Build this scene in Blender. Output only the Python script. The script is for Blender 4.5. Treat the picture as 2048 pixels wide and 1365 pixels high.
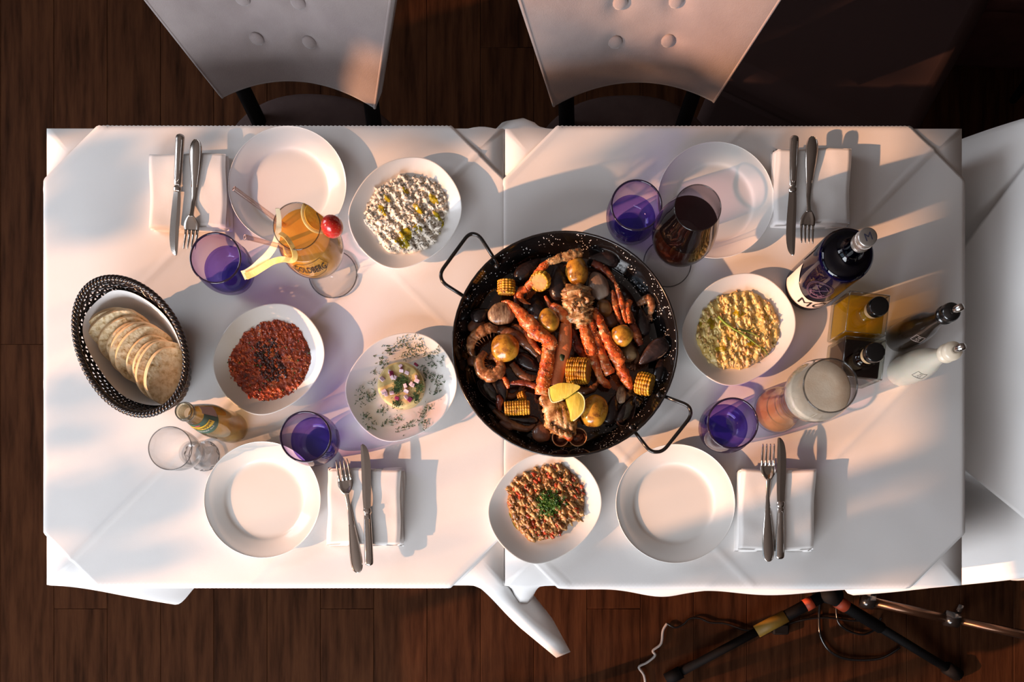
import bpy, bmesh, math, random
import numpy as np
from mathutils import Vector, Matrix, noise
random.seed(7)
rng = np.random.default_rng(7)
for o in list(bpy.data.objects):
    bpy.data.objects.remove(o)
C = bpy.context.scene.collection
SC = bpy.context.scene
PI = math.pi
S = 0.000874          # metres per photo pixel at table height
H = 1.30              # camera height above the table top
T = 0.75              # table height
NX, NY = 1045.0, 1055.0   # the point straight below the camera

# ------------------------------------------------------------- camera
cd = bpy.data.cameras.new('camera')
cam = bpy.data.objects.new('camera', cd)
C.objects.link(cam)
cam.location = (0, 0, T + H)
cam.rotation_euler = (0, 0, 0)
cd.sensor_width = 36
cd.lens = 36 * H / (2048 * S)
cd.shift_x = (1024 - NX) / 2048
cd.shift_y = (NY - 682.5) / 2048
cd.clip_start = 0.01
SC.camera = cam
# ------------------------------------------------------------- light
w = bpy.data.worlds.new('world')
SC.world = w
w.use_nodes = True
bg = w.node_tree.nodes['Background']
bg.inputs[0].default_value = (0.62, 0.78, 1.0, 1)
bg.inputs[1].default_value = 1.6
SUN_AZ, SUN_EL = math.radians(18), math.radians(20)
SUN_DIR = Vector((math.cos(SUN_EL) * math.cos(SUN_AZ), math.cos(SUN_EL) * math.sin(SUN_AZ), -math.sin(SUN_EL)))
sl = bpy.data.lights.new('sun', 'SUN')
sl.energy = 6.2
sl.color = (1.0, 0.47, 0.24)
sl.angle = math.radians(0.6)
sun = bpy.data.objects.new('sun', sl)
C.objects.link(sun)
sun.rotation_euler = SUN_DIR.to_track_quat('-Z', 'Y').to_euler()
sun.location = (-6, -2, 4)

def area(name, loc, target, sx, sy, energy, col):
    l = bpy.data.lights.new(name, 'AREA')
    l.shape = 'RECTANGLE'
    l.size, l.size_y = sx, sy
    l.energy = energy
    l.color = col
    o = bpy.data.objects.new(name, l)
    C.objects.link(o)
    o.location = loc
    o.rotation_euler = (Vector(target) - Vector(loc)).to_track_quat('-Z', 'Y').to_euler()
    return o
area('window_daylight', (-1.2, -2.28, 1.65), (-0.6, 0.2, 1.0), 2.1, 1.4, 90, (0.93, 0.95, 1.0))
area('window_daylight', (-2.58, 1.15, 1.75), (0, 0.2, 1.0), 1.1, 1.5, 27, (0.90, 0.93, 1.0))
VS = SC.view_settings
VS.view_transform = 'Standard'
VS.look = 'None'
VS.exposure = 0.2
VS.gamma = 1.0
VS.use_curve_mapping = False
SC.cycles.transparent_max_bounces = 24
SC.cycles.max_bounces = 10
SC.cycles.caustics_reflective = False
SC.cycles.caustics_refractive = False
SC.cycles.sample_clamp_indirect = 4.0
SC.cycles.use_denoising = True

# ------------------------------------------------------------- helpers
def P(px, py, z=0.0):
    k = (H - z) / H
    return Vector(((px - NX) * S * k, (NY - py) * S * k, T + z))

def K(z):
    return S * (H - z) / H

MATS = {}
def nodes(name):
    m = bpy.data.materials.new(name)
    m.use_nodes = True
    MATS[name] = m
    nt = m.node_tree
    return m, nt, nt.nodes['Principled BSDF']

def pbr(name, col, rough=0.5, metal=0.0, spec=0.5, trans=0.0, bump=0.0, bscale=60, sub=0.0, coat=0.0, sheen=0.0):
    m, nt, b = nodes(name)
    b.inputs['Base Color'].default_value = (*col, 1)
    b.inputs['Roughness'].default_value = rough
    b.inputs['Metallic'].default_value = metal
    b.inputs['Specular IOR Level'].default_value = spec
    b.inputs['Coat Weight'].default_value = coat
    b.inputs['Sheen Weight'].default_value = sheen
    if sub:
        b.inputs['Subsurface Weight'].default_value = sub
        b.inputs['Subsurface Scale'].default_value = 0.004
    if bump:
        add_bump(nt, b, bump, bscale)
    return m

def add_bump(nt, b, strength, scale, dist=0.002, detail=4):
    tc = nt.nodes.new('ShaderNodeTexCoord')
    n = nt.nodes.new('ShaderNodeTexNoise')
    n.inputs['Scale'].default_value = scale
    n.inputs['Detail'].default_value = detail
    bp = nt.nodes.new('ShaderNodeBump')
    bp.inputs['Strength'].default_value = strength
    bp.inputs['Distance'].default_value = dist
    nt.links.new(tc.outputs['Object'], n.inputs['Vector'])
    nt.links.new(n.outputs['Fac'], bp.inputs['Height'])
    nt.links.new(bp.outputs['Normal'], b.inputs['Normal'])

def noisy(name, stops, scale=40, detail=6, rough=0.45, bump=0.3, bscale=None, coat=0.0, spec=0.5, stretch=(1, 1, 1), dist=0.002, nrough=0.6, sub=0.0, rand=False):
    m, nt, b = nodes(name)
    tc = nt.nodes.new('ShaderNodeTexCoord')
    mp = nt.nodes.new('ShaderNodeMapping')
    mp.inputs['Scale'].default_value = stretch
    n = nt.nodes.new('ShaderNodeTexNoise')
    n.inputs['Scale'].default_value = scale
    n.inputs['Detail'].default_value = detail
    n.inputs['Roughness'].default_value = nrough
    r = nt.nodes.new('ShaderNodeValToRGB')
    e = r.color_ramp.elements
    while len(e) > 1:
        e.remove(e[-1])
    e[0].position, e[0].color = stops[0][0], (*stops[0][1], 1)
    for p, c in stops[1:]:
        x = e.new(p)
        x.color = (*c, 1)
    L = nt.links.new
    L(tc.outputs['Object'], mp.inputs['Vector'])
    if rand:
        oi = nt.nodes.new('ShaderNodeObjectInfo')
        ad = nt.nodes.new('ShaderNodeVectorMath')
        ad.operation = 'MULTIPLY_ADD'
        cb = nt.nodes.new('ShaderNodeCombineXYZ')
        L(oi.outputs['Random'], cb.inputs[0]); L(oi.outputs['Random'], cb.inputs[1])
        ad.inputs[1].default_value = (37, 91, 0)
        L(cb.outputs[0], ad.inputs[0]); L(mp.outputs[0], ad.inputs[2])
        L(ad.outputs[0], n.inputs['Vector'])
    else:
        L(mp.outputs[0], n.inputs['Vector'])
    L(n.outputs['Fac'], r.inputs[0])
    if rand:
        hs = nt.nodes.new('ShaderNodeHueSaturation')
        mr = nt.nodes.new('ShaderNodeMapRange')
        mr.inputs[3].default_value = 0.86
        mr.inputs[4].default_value = 1.12
        L(oi.outputs['Random'], mr.inputs[0]); L(mr.outputs[0], hs.inputs['Value'])
        L(r.outputs[0], hs.inputs['Color']); L(hs.outputs[0], b.inputs['Base Color'])
    else:
        L(r.outputs[0], b.inputs['Base Color'])
    b.inputs['Roughness'].default_value = rough
    b.inputs['Coat Weight'].default_value = coat
    b.inputs['Coat Roughness'].default_value = 0.12
    b.inputs['Specular IOR Level'].default_value = spec
    if sub:
        b.inputs['Subsurface Weight'].default_value = sub
        b.inputs['Subsurface Scale'].default_value = 0.004
    if bump:
        bp = nt.nodes.new('ShaderNodeBump')
        bp.inputs['Strength'].default_value = bump
        bp.inputs['Distance'].default_value = dist
        n2 = nt.nodes.new('ShaderNodeTexNoise')
        n2.inputs['Scale'].default_value = bscale or scale * 2
        n2.inputs['Detail'].default_value = 4
        L(mp.outputs[0], n2.inputs['Vector'])
        L(n2.outputs['Fac'], bp.inputs['Height'])
        L(bp.outputs['Normal'], b.inputs['Normal'])
    return m

def clear(name, tint, edge, gloss=1.0, rough=0.02, ior=1.45, milk=None, milkf=0.0):
    """thin glass wall: tinted see-through, darker where the wall is seen edge-on, with a Fresnel reflection"""
    m = bpy.data.materials.new(name)
    m.use_nodes = True
    nt = m.node_tree
    nt.nodes.clear()
    L = nt.links.new
    out = nt.nodes.new('ShaderNodeOutputMaterial')
    tr = nt.nodes.new('ShaderNodeBsdfTransparent')
    gl = nt.nodes.new('ShaderNodeBsdfGlossy')
    gl.inputs['Roughness'].default_value = rough
    lw = nt.nodes.new('ShaderNodeLayerWeight')
    lw.inputs['Blend'].default_value = 0.5
    pw = nt.nodes.new('ShaderNodeMath'); pw.operation = 'POWER'; pw.inputs[1].default_value = 2.2
    L(lw.outputs['Facing'], pw.inputs[0])
    sch = nt.nodes.new('ShaderNodeMath'); sch.operation = 'POWER'; sch.inputs[1].default_value = 4.5
    L(lw.outputs['Facing'], sch.inputs[0])
    sc2 = nt.nodes.new('ShaderNodeMath'); sc2.operation = 'MULTIPLY_ADD'; sc2.inputs[1].default_value = 0.80; sc2.inputs[2].default_value = 0.045
    L(sch.outputs[0], sc2.inputs[0])
    mc = nt.nodes.new('ShaderNodeMix')
    mc.data_type = 'RGBA'
    mc.inputs[6].default_value = (*tint, 1)
    mc.inputs[7].default_value = (*edge, 1)
    L(pw.outputs[0], mc.inputs[0])
    L(mc.outputs[2], tr.inputs['Color'])
    mul = nt.nodes.new('ShaderNodeMath')
    mul.operation = 'MULTIPLY'
    mul.inputs[1].default_value = gloss
    L(sc2.outputs[0], mul.inputs[0])
    mx = nt.nodes.new('ShaderNodeMixShader')
    L(mul.outputs[0], mx.inputs[0])
    last = tr
    if milk:
        df = nt.nodes.new('ShaderNodeBsdfDiffuse')
        df.inputs['Color'].default_value = (*milk, 1)
        m2 = nt.nodes.new('ShaderNodeMixShader')
        m2.inputs[0].default_value = milkf
        L(tr.outputs[0], m2.inputs[1])
        L(df.outputs[0], m2.inputs[2])
        last = m2
    L(last.outputs[0], mx.inputs[1])
    L(gl.outputs[0], mx.inputs[2])
    L(mx.outputs[0], out.inputs[0])
    MATS[name] = m
    return m

XF = {}
def thing(name, label, cat, loc=(0, 0, 0), rz=0.0, group=None):
    o = bpy.data.objects.new(name, None)
    o.empty_display_size = 0.02
    C.objects.link(o)
    o.location = loc
    o.rotation_euler = (0, 0, rz)
    tag(o, label, cat, group)
    XF[o.name] = Matrix.Translation(Vector(loc)) @ Matrix.Rotation(rz, 4, 'Z')
    return o

def tag(o, label=None, cat=None, group=None, kind=None):
    if label: o['label'] = label
    if cat: o['category'] = cat
    if group: o['group'] = group
    if kind: o['kind'] = kind
    return o

def link(name, me, mat=None, parent=None, world=False, loc=None, rz=0.0):
    """links me as one object; world=True: the vertices are world coordinates"""
    o = bpy.data.objects.new(name, me)
    C.objects.link(o)
    if mat is not None:
        for m in (mat if isinstance(mat, (list, tuple)) else [mat]):
            me.materials.append(m)
    if parent is not None:
        o.parent = parent
        if world:
            inv = XF[parent.name].inverted() if parent.name in XF else Matrix()
            me.transform(inv)
        XF[o.name] = XF.get(parent.name, Matrix())
    elif world:
        n = len(me.vertices)
        co = np.empty(n * 3)
        me.vertices.foreach_get('co', co)
        co = co.reshape(-1, 3)
        c = Vector(((co[:, 0].min() + co[:, 0].max()) / 2, (co[:, 1].min() + co[:, 1].max()) / 2, co[:, 2].min()))
        me.transform(Matrix.Translation(-c))
        o.location = c
        XF[o.name] = Matrix.Translation(c)
    if loc is not None:
        o.location = loc
        o.rotation_euler = (0, 0, rz)
        if parent is None:
            XF[o.name] = Matrix.Translation(Vector(loc)) @ Matrix.Rotation(rz, 4, 'Z')
    return o

def mesh(name, verts, faces, smooth=True):
    me = bpy.data.meshes.new(name)
    me.from_pydata([tuple(v) for v in verts], [], faces)
    if smooth:
        me.shade_smooth()
    me.update()
    return me

def bmesh_to(name, bm, smooth=False):
    me = bpy.data.meshes.new(name)
    bmesh.ops.recalc_face_normals(bm, faces=bm.faces)
    bm.to_mesh(me)
    bm.free()
    if smooth:
        me.shade_smooth()
    return me

def box(name, x0, x1, y0, y1, z0, z1, bev=0.0, seg=2):
    bm = bmesh.new()
    bmesh.ops.create_cube(bm, size=1)
    for v in bm.verts:
        v.co = Vector(((x0 + x1) / 2 + v.co.x * (x1 - x0), (y0 + y1) / 2 + v.co.y * (y1 - y0), (z0 + z1) / 2 + v.co.z * (z1 - z0)))
    if bev:
        bmesh.ops.bevel(bm, geom=bm.edges[:], offset=bev, segments=seg, affect='EDGES', profile=0.5)
    me = bmesh_to(name, bm, bev > 0)
    if bev:
        for p in sorted(me.polygons, key=lambda p: -p.area)[:6]:
            p.use_smooth = False
    return me

def lathe(name, prof, n=48, closed=False):
    """prof: list of (r, z)"""
    vs, fs = [], []
    m = len(prof)
    for r, z in prof:
        for k in range(n):
            a = 2 * PI * k / n
            vs.append((r * math.cos(a), r * math.sin(a), z))
    for i in range(m - 1 if not closed else m):
        j = (i + 1) % m
        for k in range(n):
            k2 = (k + 1) % n
            fs.append((i * n + k, i * n + k2, j * n + k2, j * n + k))
    if not closed:
        if prof[0][0] > 1e-5 and prof[0][0] < 1.0 and prof[0][1] < 1e9 and getattr(lathe, 'capb', True):
            fs.append(tuple(range(n - 1, -1, -1)))
    return mesh(name, vs, fs)

def smooth_prof(pts, n=8):
    """Catmull-Rom through the (r, z) points"""
    out = []
    for i in range(len(pts) - 1):
        p0 = pts[max(i - 1, 0)]; p1 = pts[i]; p2 = pts[i + 1]; p3 = pts[min(i + 2, len(pts) - 1)]
        for k in range(n):
            t = k / n
            out.append(tuple(0.5 * (2 * b + (c - a) * t + (2 * a - 5 * b + 4 * c - d) * t * t + (3 * b - a - 3 * c + d) * t ** 3) for a, b, c, d in zip(p0, p1, p2, p3)))
    out.append(tuple(pts[-1]))
    return out

def tube_geo(pts, radii, n=12, flat=1.0, caps=True, closed=False, bump=0.0, bfreq=120, up=None):
    pts = [Vector(p) for p in pts]
    m = len(pts)
    if not hasattr(radii, '__len__'):
        radii = [radii] * m
    vs, fs = [], []
    ref = Vector(up) if up else Vector((0, 0, 1))
    prev = None
    for i, p in enumerate(pts):
        if closed:
            t = pts[(i + 1) % m] - pts[i - 1]
        else:
            t = pts[min(i + 1, m - 1)] - pts[max(i - 1, 0)]
        if t.length < 1e-9: t = Vector((1, 0, 0))
        t.normalize()
        r_ = ref if abs(t.dot(ref)) < 0.95 else Vector((1, 0, 0))
        a = t.cross(r_)
        a.normalize()
        if prev is not None and a.dot(prev) < 0: a = -a
        prev = a
        b = a.cross(t)
        for k in range(n):
            an = 2 * PI * k / n
            v = p + a * (math.cos(an) * radii[i]) + b * (math.sin(an) * radii[i] * flat)
            if bump:
                q = noise.noise(v * bfreq) + 0.45 * noise.noise(v * bfreq * 3.3)
                v = v + (v - p) * (bump * q)
            vs.append(v)
    rows = m if closed else m - 1
    for i in range(rows):
        j = (i + 1) % m
        for k in range(n):
            k2 = (k + 1) % n
            fs.append((i * n + k, j * n + k, j * n + k2, i * n + k2))
    if caps and not closed:
        fs.append(tuple(range(n)))
        fs.append(tuple((m - 1) * n + k for k in range(n - 1, -1, -1)))
    return vs, fs

def cr(pts, n=8):
    """Catmull-Rom for points of any dimension"""
    return smooth_prof([tuple(p) for p in pts], n)

def tube(name, pts, radii, **kw):
    v, f = tube_geo(pts, radii, **kw)
    return mesh(name, v, f)

def join_geo(parts):
    vs, fs = [], []
    for v, f in parts:
        o = len(vs)
        vs.extend(v)
        fs.extend([tuple(i + o for i in q) for q in f])
    return vs, fs

def ico_arrays(sub):
    bm = bmesh.new()
    bmesh.ops.create_icosphere(bm, subdivisions=sub, radius=1)
    bm.verts.ensure_lookup_table()
    v = np.array([x.co[:] for x in bm.verts])
    f = np.array([[q.index for q in x.verts] for x in bm.faces])
    bm.free()
    return v, f
ICO1, ICO2, ICO3, ICO4 = ico_arrays(1), ico_arrays(2), ico_arrays(3), ico_arrays(4)
def jag(ico, seed, amp):
    v, f = ico
    k = np.array([1 + amp * noise.noise(Vector(q) * 1.4 + Vector((seed, 0, 0))) * 1.6 + amp * 0.6 * noise.noise(Vector(q) * 3.5 + Vector((0, seed, 0))) for q in v])
    return (v * k[:, None], f)
LUMPS = [jag(ICO2, 3.3 * s, 0.55) for s in range(6)]

def blob_mesh(name, c, rad, rz=0.0, amp=0.0, freq=40, ico=None, seed=0.0, shape=None, tilt=(0, 0)):
    v0, f = ico or ICO3
    vs = []
    R = Matrix.Rotation(rz, 3, 'Z') @ Matrix.Rotation(tilt[0], 3, 'X') @ Matrix.Rotation(tilt[1], 3, 'Y')
    for q in v0:
        q = Vector(q)
        k = 1.0
        if amp:
            k += amp * noise.noise(q * freq + Vector((seed, seed * 1.7, 0)))
        if shape:
            q = Vector(shape(q))
        p = Vector((q.x * rad[0], q.y * rad[1], q.z * rad[2])) * k
        vs.append(R @ p + Vector(c))
    return mesh(name, vs, f.tolist())

def many(name, places, ico=None, smooth=True):
    """one mesh of small blobs; places: (x, y, z, rx, ry, rz, angle, tilt)"""
    v0, f0 = ico or ICO1
    variants = LUMPS if ico is ICO2 else None
    n = len(places)
    nv = len(v0)
    V = np.empty((n * nv, 3))
    for i, (x, y, z, a, b, c, an, ti) in enumerate(places):
        q = (variants[i % 6][0] if variants else v0) * np.array([a, b, c])
        ct, st = math.cos(ti), math.sin(ti)
        q = np.column_stack([q[:, 0] * ct + q[:, 2] * st, q[:, 1], -q[:, 0] * st + q[:, 2] * ct])
        ca, sa = math.cos(an), math.sin(an)
        q = np.column_stack([q[:, 0] * ca - q[:, 1] * sa, q[:, 0] * sa + q[:, 1] * ca, q[:, 2]])
        V[i * nv:(i + 1) * nv] = q + np.array([x, y, z])
    F = (f0[None, :, :] + (np.arange(n) * nv)[:, None, None]).reshape(-1, f0.shape[1])
    me = bpy.data.meshes.new(name)
    me.from_pydata(V.tolist(), [], F.tolist())
    if smooth:
        me.shade_smooth()
    return me

CUBE = (np.array([(x, y, z) for x in (-1, 1) for y in (-1, 1) for z in (-1, 1)], float),
        np.array([(0, 1, 3, 2), (4, 6, 7, 5), (0, 4, 5, 1), (2, 3, 7, 6), (0, 2, 6, 4), (1, 5, 7, 3)]))

def text_mesh(s, size, width=1.0, bold=0.0):
    cu = bpy.data.curves.new('lettering', 'FONT')
    cu.body = s
    cu.size = size
    cu.align_x = 'CENTER'
    cu.resolution_u = 3
    cu.offset = size * bold
    o = bpy.data.objects.new('lettering', cu)
    C.objects.link(o)
    dg = bpy.context.evaluated_depsgraph_get()
    me = bpy.data.meshes.new_from_object(o.evaluated_get(dg))
    bpy.data.objects.remove(o)
    for v in me.vertices:
        v.co.x *= width
    bm = bmesh.new()
    bm.from_mesh(me)
    bmesh.ops.triangulate(bm, faces=bm.faces[:])
    bmesh.ops.subdivide_edges(bm, edges=[e for e in bm.edges if e.calc_length() > size * 0.35], cuts=2)
    bm.to_mesh(me)
    bm.free()
    me.materials.clear()
    return me

def prof_r(prof, z):
    for (r0, z0), (r1, z1) in zip(prof[:-1], prof[1:]):
        if z1 > z0 and z0 <= z <= z1:
            return r0 + (r1 - r0) * (z - z0) / (z1 - z0)
    return prof[-1][0]

def wrap(me, prof, ang, z0, off=0.0004, rot=0.0):
    """wraps a flat mesh (x right, y up) round a lathed body, facing direction ang"""
    c, s = math.cos(rot), math.sin(rot)
    for v in me.vertices:
        x, y = v.co.x * c - v.co.y * s, v.co.x * s + v.co.y * c
        z = z0 + y
        r = prof_r(prof, z) + off
        rm = max(prof_r(prof, z0), 0.004)
        a = ang + x / rm
        v.co = (r * math.cos(a), r * math.sin(a), z)
    return me

def wrap_patch(name, prof, ang, half, zlo, zhi, off=0.0003, n=24, m=10):
    """label patch; zlo/zhi are functions of u in [-1, 1]"""
    vs, fs = [], []
    for i in range(n + 1):
        u = -1 + 2 * i / n
        a = ang + half * u
        lo, hi = zlo(u), zhi(u)
        for j in range(m + 1):
            z = lo + (hi - lo) * j / m
            r = prof_r(prof, z) + off
            vs.append((r * math.cos(a), r * math.sin(a), z))
    for i in range(n):
        for j in range(m):
            q = i * (m + 1) + j
            fs.append((q, q + m + 1, q + m + 2, q + 1))
    return mesh(name, vs, fs)
# ------------------------------------------------------------- materials
cloth_m = pbr('tablecloth_white', (0.80, 0.79, 0.78), 0.85, spec=0.2, bump=0.10, bscale=1400, sheen=0.1)
add = MATS['tablecloth_white']
napkin_m = pbr('napkin_white', (0.84, 0.82, 0.80), 0.9, spec=0.15, bump=0.12, bscale=1200)
china = pbr('white_china', (0.78, 0.765, 0.735), 0.16, spec=0.5, coat=0.3)
steel = pbr('polished_steel', (0.62, 0.58, 0.54), 0.16, 1.0)
black_enamel = None
def speckled(name):
    m, nt, b = nodes(name)
    b.inputs['Roughness'].default_value = 0.1
    b.inputs['Coat Weight'].default_value = 0.5
    tc = nt.nodes.new('ShaderNodeTexCoord')
    v = nt.nodes.new('ShaderNodeTexVoronoi')
    v.inputs['Scale'].default_value = 230
    lt = nt.nodes.new('ShaderNodeMath'); lt.operation = 'LESS_THAN'; lt.inputs[1].default_value = 0.20
    n = nt.nodes.new('ShaderNodeTexNoise'); n.inputs['Scale'].default_value = 45
    gt = nt.nodes.new('ShaderNodeMath'); gt.operation = 'GREATER_THAN'; gt.inputs[1].default_value = 0.50
    mu = nt.nodes.new('ShaderNodeMath'); mu.operation = 'MULTIPLY'
    mx = nt.nodes.new('ShaderNodeMix'); mx.data_type = 'RGBA'
    mx.inputs[6].default_value = (0.006, 0.005, 0.005, 1)
    mx.inputs[7].default_value = (0.75, 0.73, 0.72, 1)
    L = nt.links.new
    L(tc.outputs['Object'], v.inputs['Vector']); L(tc.outputs['Object'], n.inputs['Vector'])
    L(v.outputs['Distance'], lt.inputs[0]); L(n.outputs['Fac'], gt.inputs[0])
    L(lt.outputs[0], mu.inputs[0]); L(gt.outputs[0], mu.inputs[1]); L(mu.outputs[0], mx.inputs[0])
    L(mx.outputs[2], b.inputs['Base Color'])
    return m
enamel = speckled('speckled_black_enamel')
black_gloss = pbr('black_gloss', (0.008, 0.007, 0.007), 0.2, coat=0.4)
black_matt = pbr('black_matt', (0.005, 0.004, 0.004), 0.7, spec=0.12)
plank_m = noisy('dark_floor_wood', [(0.30, (0.016, 0.0055, 0.0022)), (0.48, (0.040, 0.0140, 0.0058)), (0.62, (0.058, 0.0210, 0.0085)), (0.8, (0.030, 0.0105, 0.0042))], scale=5, detail=9, rough=0.7, bump=0.3, bscale=22, stretch=(9, 0.8, 1), rand=True, spec=0.04)
plaster = pbr('wall_plaster', (0.20, 0.16, 0.13), 0.9, bump=0.1, bscale=30)
ceil_m = pbr('ceiling_paint', (0.40, 0.32, 0.275), 0.9)
trim_m = pbr('dark_trim', (0.03, 0.018, 0.012), 0.5)
velvet = noisy('mauve_velvet', [(0.3, (0.27, 0.225, 0.22)), (0.7, (0.33, 0.28, 0.27))], scale=14, rough=0.85, bump=0.2, bscale=500, spec=0.15)
velvet.node_tree.nodes['Principled BSDF'].inputs['Sheen Weight'].default_value = 0.5
velvet_dark = noisy('dark_brown_velvet', [(0.3, (0.060, 0.038, 0.036)), (0.7, (0.085, 0.056, 0.052))], scale=14, rough=0.9, bump=0.2, bscale=500, spec=0.1)
maroon = noisy('maroon_velvet', [(0.3, (0.075, 0.032, 0.030)), (0.7, (0.11, 0.048, 0.044))], scale=10, rough=0.9, bump=0.2, bscale=400, spec=0.1)
leaf_m = pbr('garden_leaf', (0.05, 0.12, 0.03), 0.6)
bark_m = pbr('bark', (0.05, 0.035, 0.025), 0.9)
ground_m = pbr('terrace_paving', (0.25, 0.24, 0.22), 0.9)
oak = pbr('table_wood', (0.06, 0.03, 0.018), 0.5)
window_glass = clear('window_glass', (0.98, 0.99, 0.98), (0.9, 0.93, 0.92), gloss=0.5)

# ------------------------------------------------------------- room
X0, X1, Y0, Y1, ZC = -2.65, 3.2, -2.35, 2.7, 2.85
floor = thing('floor', None, None, (0, 0, 0))
floor['kind'] = 'structure'
sub_ = link('subfloor', box('subfloor', X0, X1, Y0, Y1, -0.06, -0.006), black_matt, floor)
PW, PL = 0.147, 1.28
pm = box('plank', -PW / 2 + 0.0003, PW / 2 - 0.0003, -PL / 2 + 0.0003, PL / 2 - 0.0003, -0.012, 0.0, 0.0012, 1)
pm.materials.append(plank_m)
i = 0
x = X0 + PW / 2 + 0.035
while x < X1 - PW / 2:
    off = [0.0, 0.46, 0.87, 0.23, 0.66][i % 5] * PL
    y = Y0 - PL / 2 + off
    while y < Y1 + PL / 2:
        y_ = y
        if Y0 + PL * 0.3 < y < Y1 - PL * 0.3 or True:
            o = bpy.data.objects.new('plank', pm)
            C.objects.link(o)
            o.parent = floor
            o.location = (x, y_, random.uniform(-0.0006, 0.0))
            lo, hi = max(y - PL / 2, Y0), min(y + PL / 2, Y1)
            if hi - lo < PL - 1e-3:
                if hi - lo < 0.05:
                    bpy.data.objects.remove(o); y += PL; continue
                o.location.y = (lo + hi) / 2
                o.scale.y = (hi - lo) / PL
        y += PL
    x += PW
    i += 1

def wall_with_holes(name, axis, c, th, a0, a1, z1, holes, mat):
    """wall slab normal to axis ('x' or 'y') at coordinate c; holes: (b0, b1, h0, h1)"""
    cuts_a = sorted({a0, a1, *[h[0] for h in holes], *[h[1] for h in holes]})
    cuts_z = sorted({0.0, z1, *[h[2] for h in holes], *[h[3] for h in holes]})
    bm = bmesh.new()
    for p, q in zip(cuts_a[:-1], cuts_a[1:]):
        for r, s in zip(cuts_z[:-1], cuts_z[1:]):
            if any(h[0] <= p and q <= h[1] and h[2] <= r and s <= h[3] for h in holes):
                continue
            if axis == 'x':
                b = (c - th, c, p, q, r, s)
            else:
                b = (p, q, c - th, c, r, s)
            g = bmesh.ops.create_cube(bm, size=1)['verts']
            for v in g:
                v.co = Vector(((b[0] + b[1]) / 2 + v.co.x * (b[1] - b[0]), (b[2] + b[3]) / 2 + v.co.y * (b[3] - b[2]), (b[4] + b[5]) / 2 + v.co.z * (b[5] - b[4])))
    bmesh.ops.remove_doubles(bm, verts=bm.verts, dist=1e-5)
    o = link(name, bmesh_to(name, bm), mat)
    tag(o, kind='structure')
    return o
WL = [(-2.02, 0.12, 0.86, 2.12), (0.55, 1.75, 0.86, 2.42)]
WF = [(-2.25, -0.15, 0.9, 2.4)]
wall_with_holes('wall_left', 'x', X0, 0.16, Y0, Y1, ZC, WL, plaster)
wall_with_holes('wall_front', 'y', Y0, 0.16, X0 - 0.16, X1 + 0.16, ZC, WF, plaster)
wall_with_holes('wall_right', 'x', X1 + 0.16, 0.16, Y0, Y1, ZC, [], pbr('brown_wall', (0.07, 0.035, 0.022), 0.85))
wall_with_holes('wall_back', 'y', Y1 + 0.16, 0.16, X0 - 0.16, X1 + 0.16, ZC, [], plaster)
tag(link('ceiling', box('ceiling', X0 - .16, X1 + .16, Y0 - .16, Y1 + .16, ZC, ZC + 0.1), ceil_m), kind='structure')
tag(link('baseboard_back', box('b', X0, X1, Y1 - 0.015, Y1, 0.0, 0.09, 0.003), trim_m), kind='structure')
tag(link('baseboard_left', box('b', X0, X0 + 0.015, Y0, Y1 - 0.015, 0.0, 0.09, 0.003), trim_m), kind='structure')
tag(link('baseboard_right', box('b', X1 - 0.015, X1, Y0, Y1 - 0.015, 0.0, 0.09, 0.003), trim_m), kind='structure')

def window(name, axis, c, a0, a1, z0, z1, mull, rails):
    r = thing(name, None, None, (c, (a0 + a1) / 2, z0) if axis == 'x' else ((a0 + a1) / 2, c, z0))
    r['kind'] = 'structure'
    def bar(nm, p0, p1, q0, q1, d=0.05, mat=trim_m):
        if axis == 'x':
            me = box(nm, c - 0.08 - d / 2, c - 0.08 + d / 2, p0, p1, q0, q1, 0.003 if d > 0.02 else 0)
        else:
            me = box(nm, p0, p1, c - 0.08 - d / 2, c - 0.08 + d / 2, q0, q1, 0.003 if d > 0.02 else 0)
        return link(nm, me, mat, r, world=True)
    f = 0.05
    bar('window_frame', a0, a0 + f, z0, z1); bar('window_frame', a1 - f, a1, z0, z1)
    bar('window_frame', a0 + f, a1 - f, z0, z0 + f); bar('window_frame', a0 + f, a1 - f, z1 - f, z1)
    for m in mull: bar('mullion', m - 0.022, m + 0.022, z0 + f, z1 - f, 0.04)
    for q in rails: bar('glazing_bar', a0 + f, a1 - f, q - 0.018, q + 0.018, 0.034)
    bar('pane', a0 + f, a1 - f, z0 + f, z1 - f, 0.004, window_glass)
    return r
window('window_1', 'x', X0, *WL[0], [-1.0], [])
window('window_2', 'x', X0, *WL[1], [1.15], [1.64])
window('window_3', 'y', Y0, *WF[0], [-1.55, -0.85], [])

# ground and a small tree outside the window
tag(link('ground', box('ground', -14, X0 - 0.2, -9, 6, -0.3, -0.15), ground_m), kind='structure')
# ------------------------------------------------------------- tables and cloths
HALF = 0.3995
def table(cx, cy, rz, label):
    t = thing('dining_table', label, 'table', (cx, cy, 0), rz, 'square restaurant tables')
    link('tabletop', box('tabletop', -0.39, 0.39, -0.39, 0.39, T - 0.034, T - 0.006, 0.004), oak, t)
    link('apron', box('apron', -0.33, 0.33, -0.33, 0.33, T - 0.10, T - 0.034, 0.002), oak, t)
    for sx in (-1, 1):
        for sy in (-1, 1):
            link('leg', tube('leg', [(sx * 0.31, sy * 0.31, 0), (sx * 0.31, sy * 0.31, T - 0.10)], [0.018, 0.026], n=10), oak, t)
    return t

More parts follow.
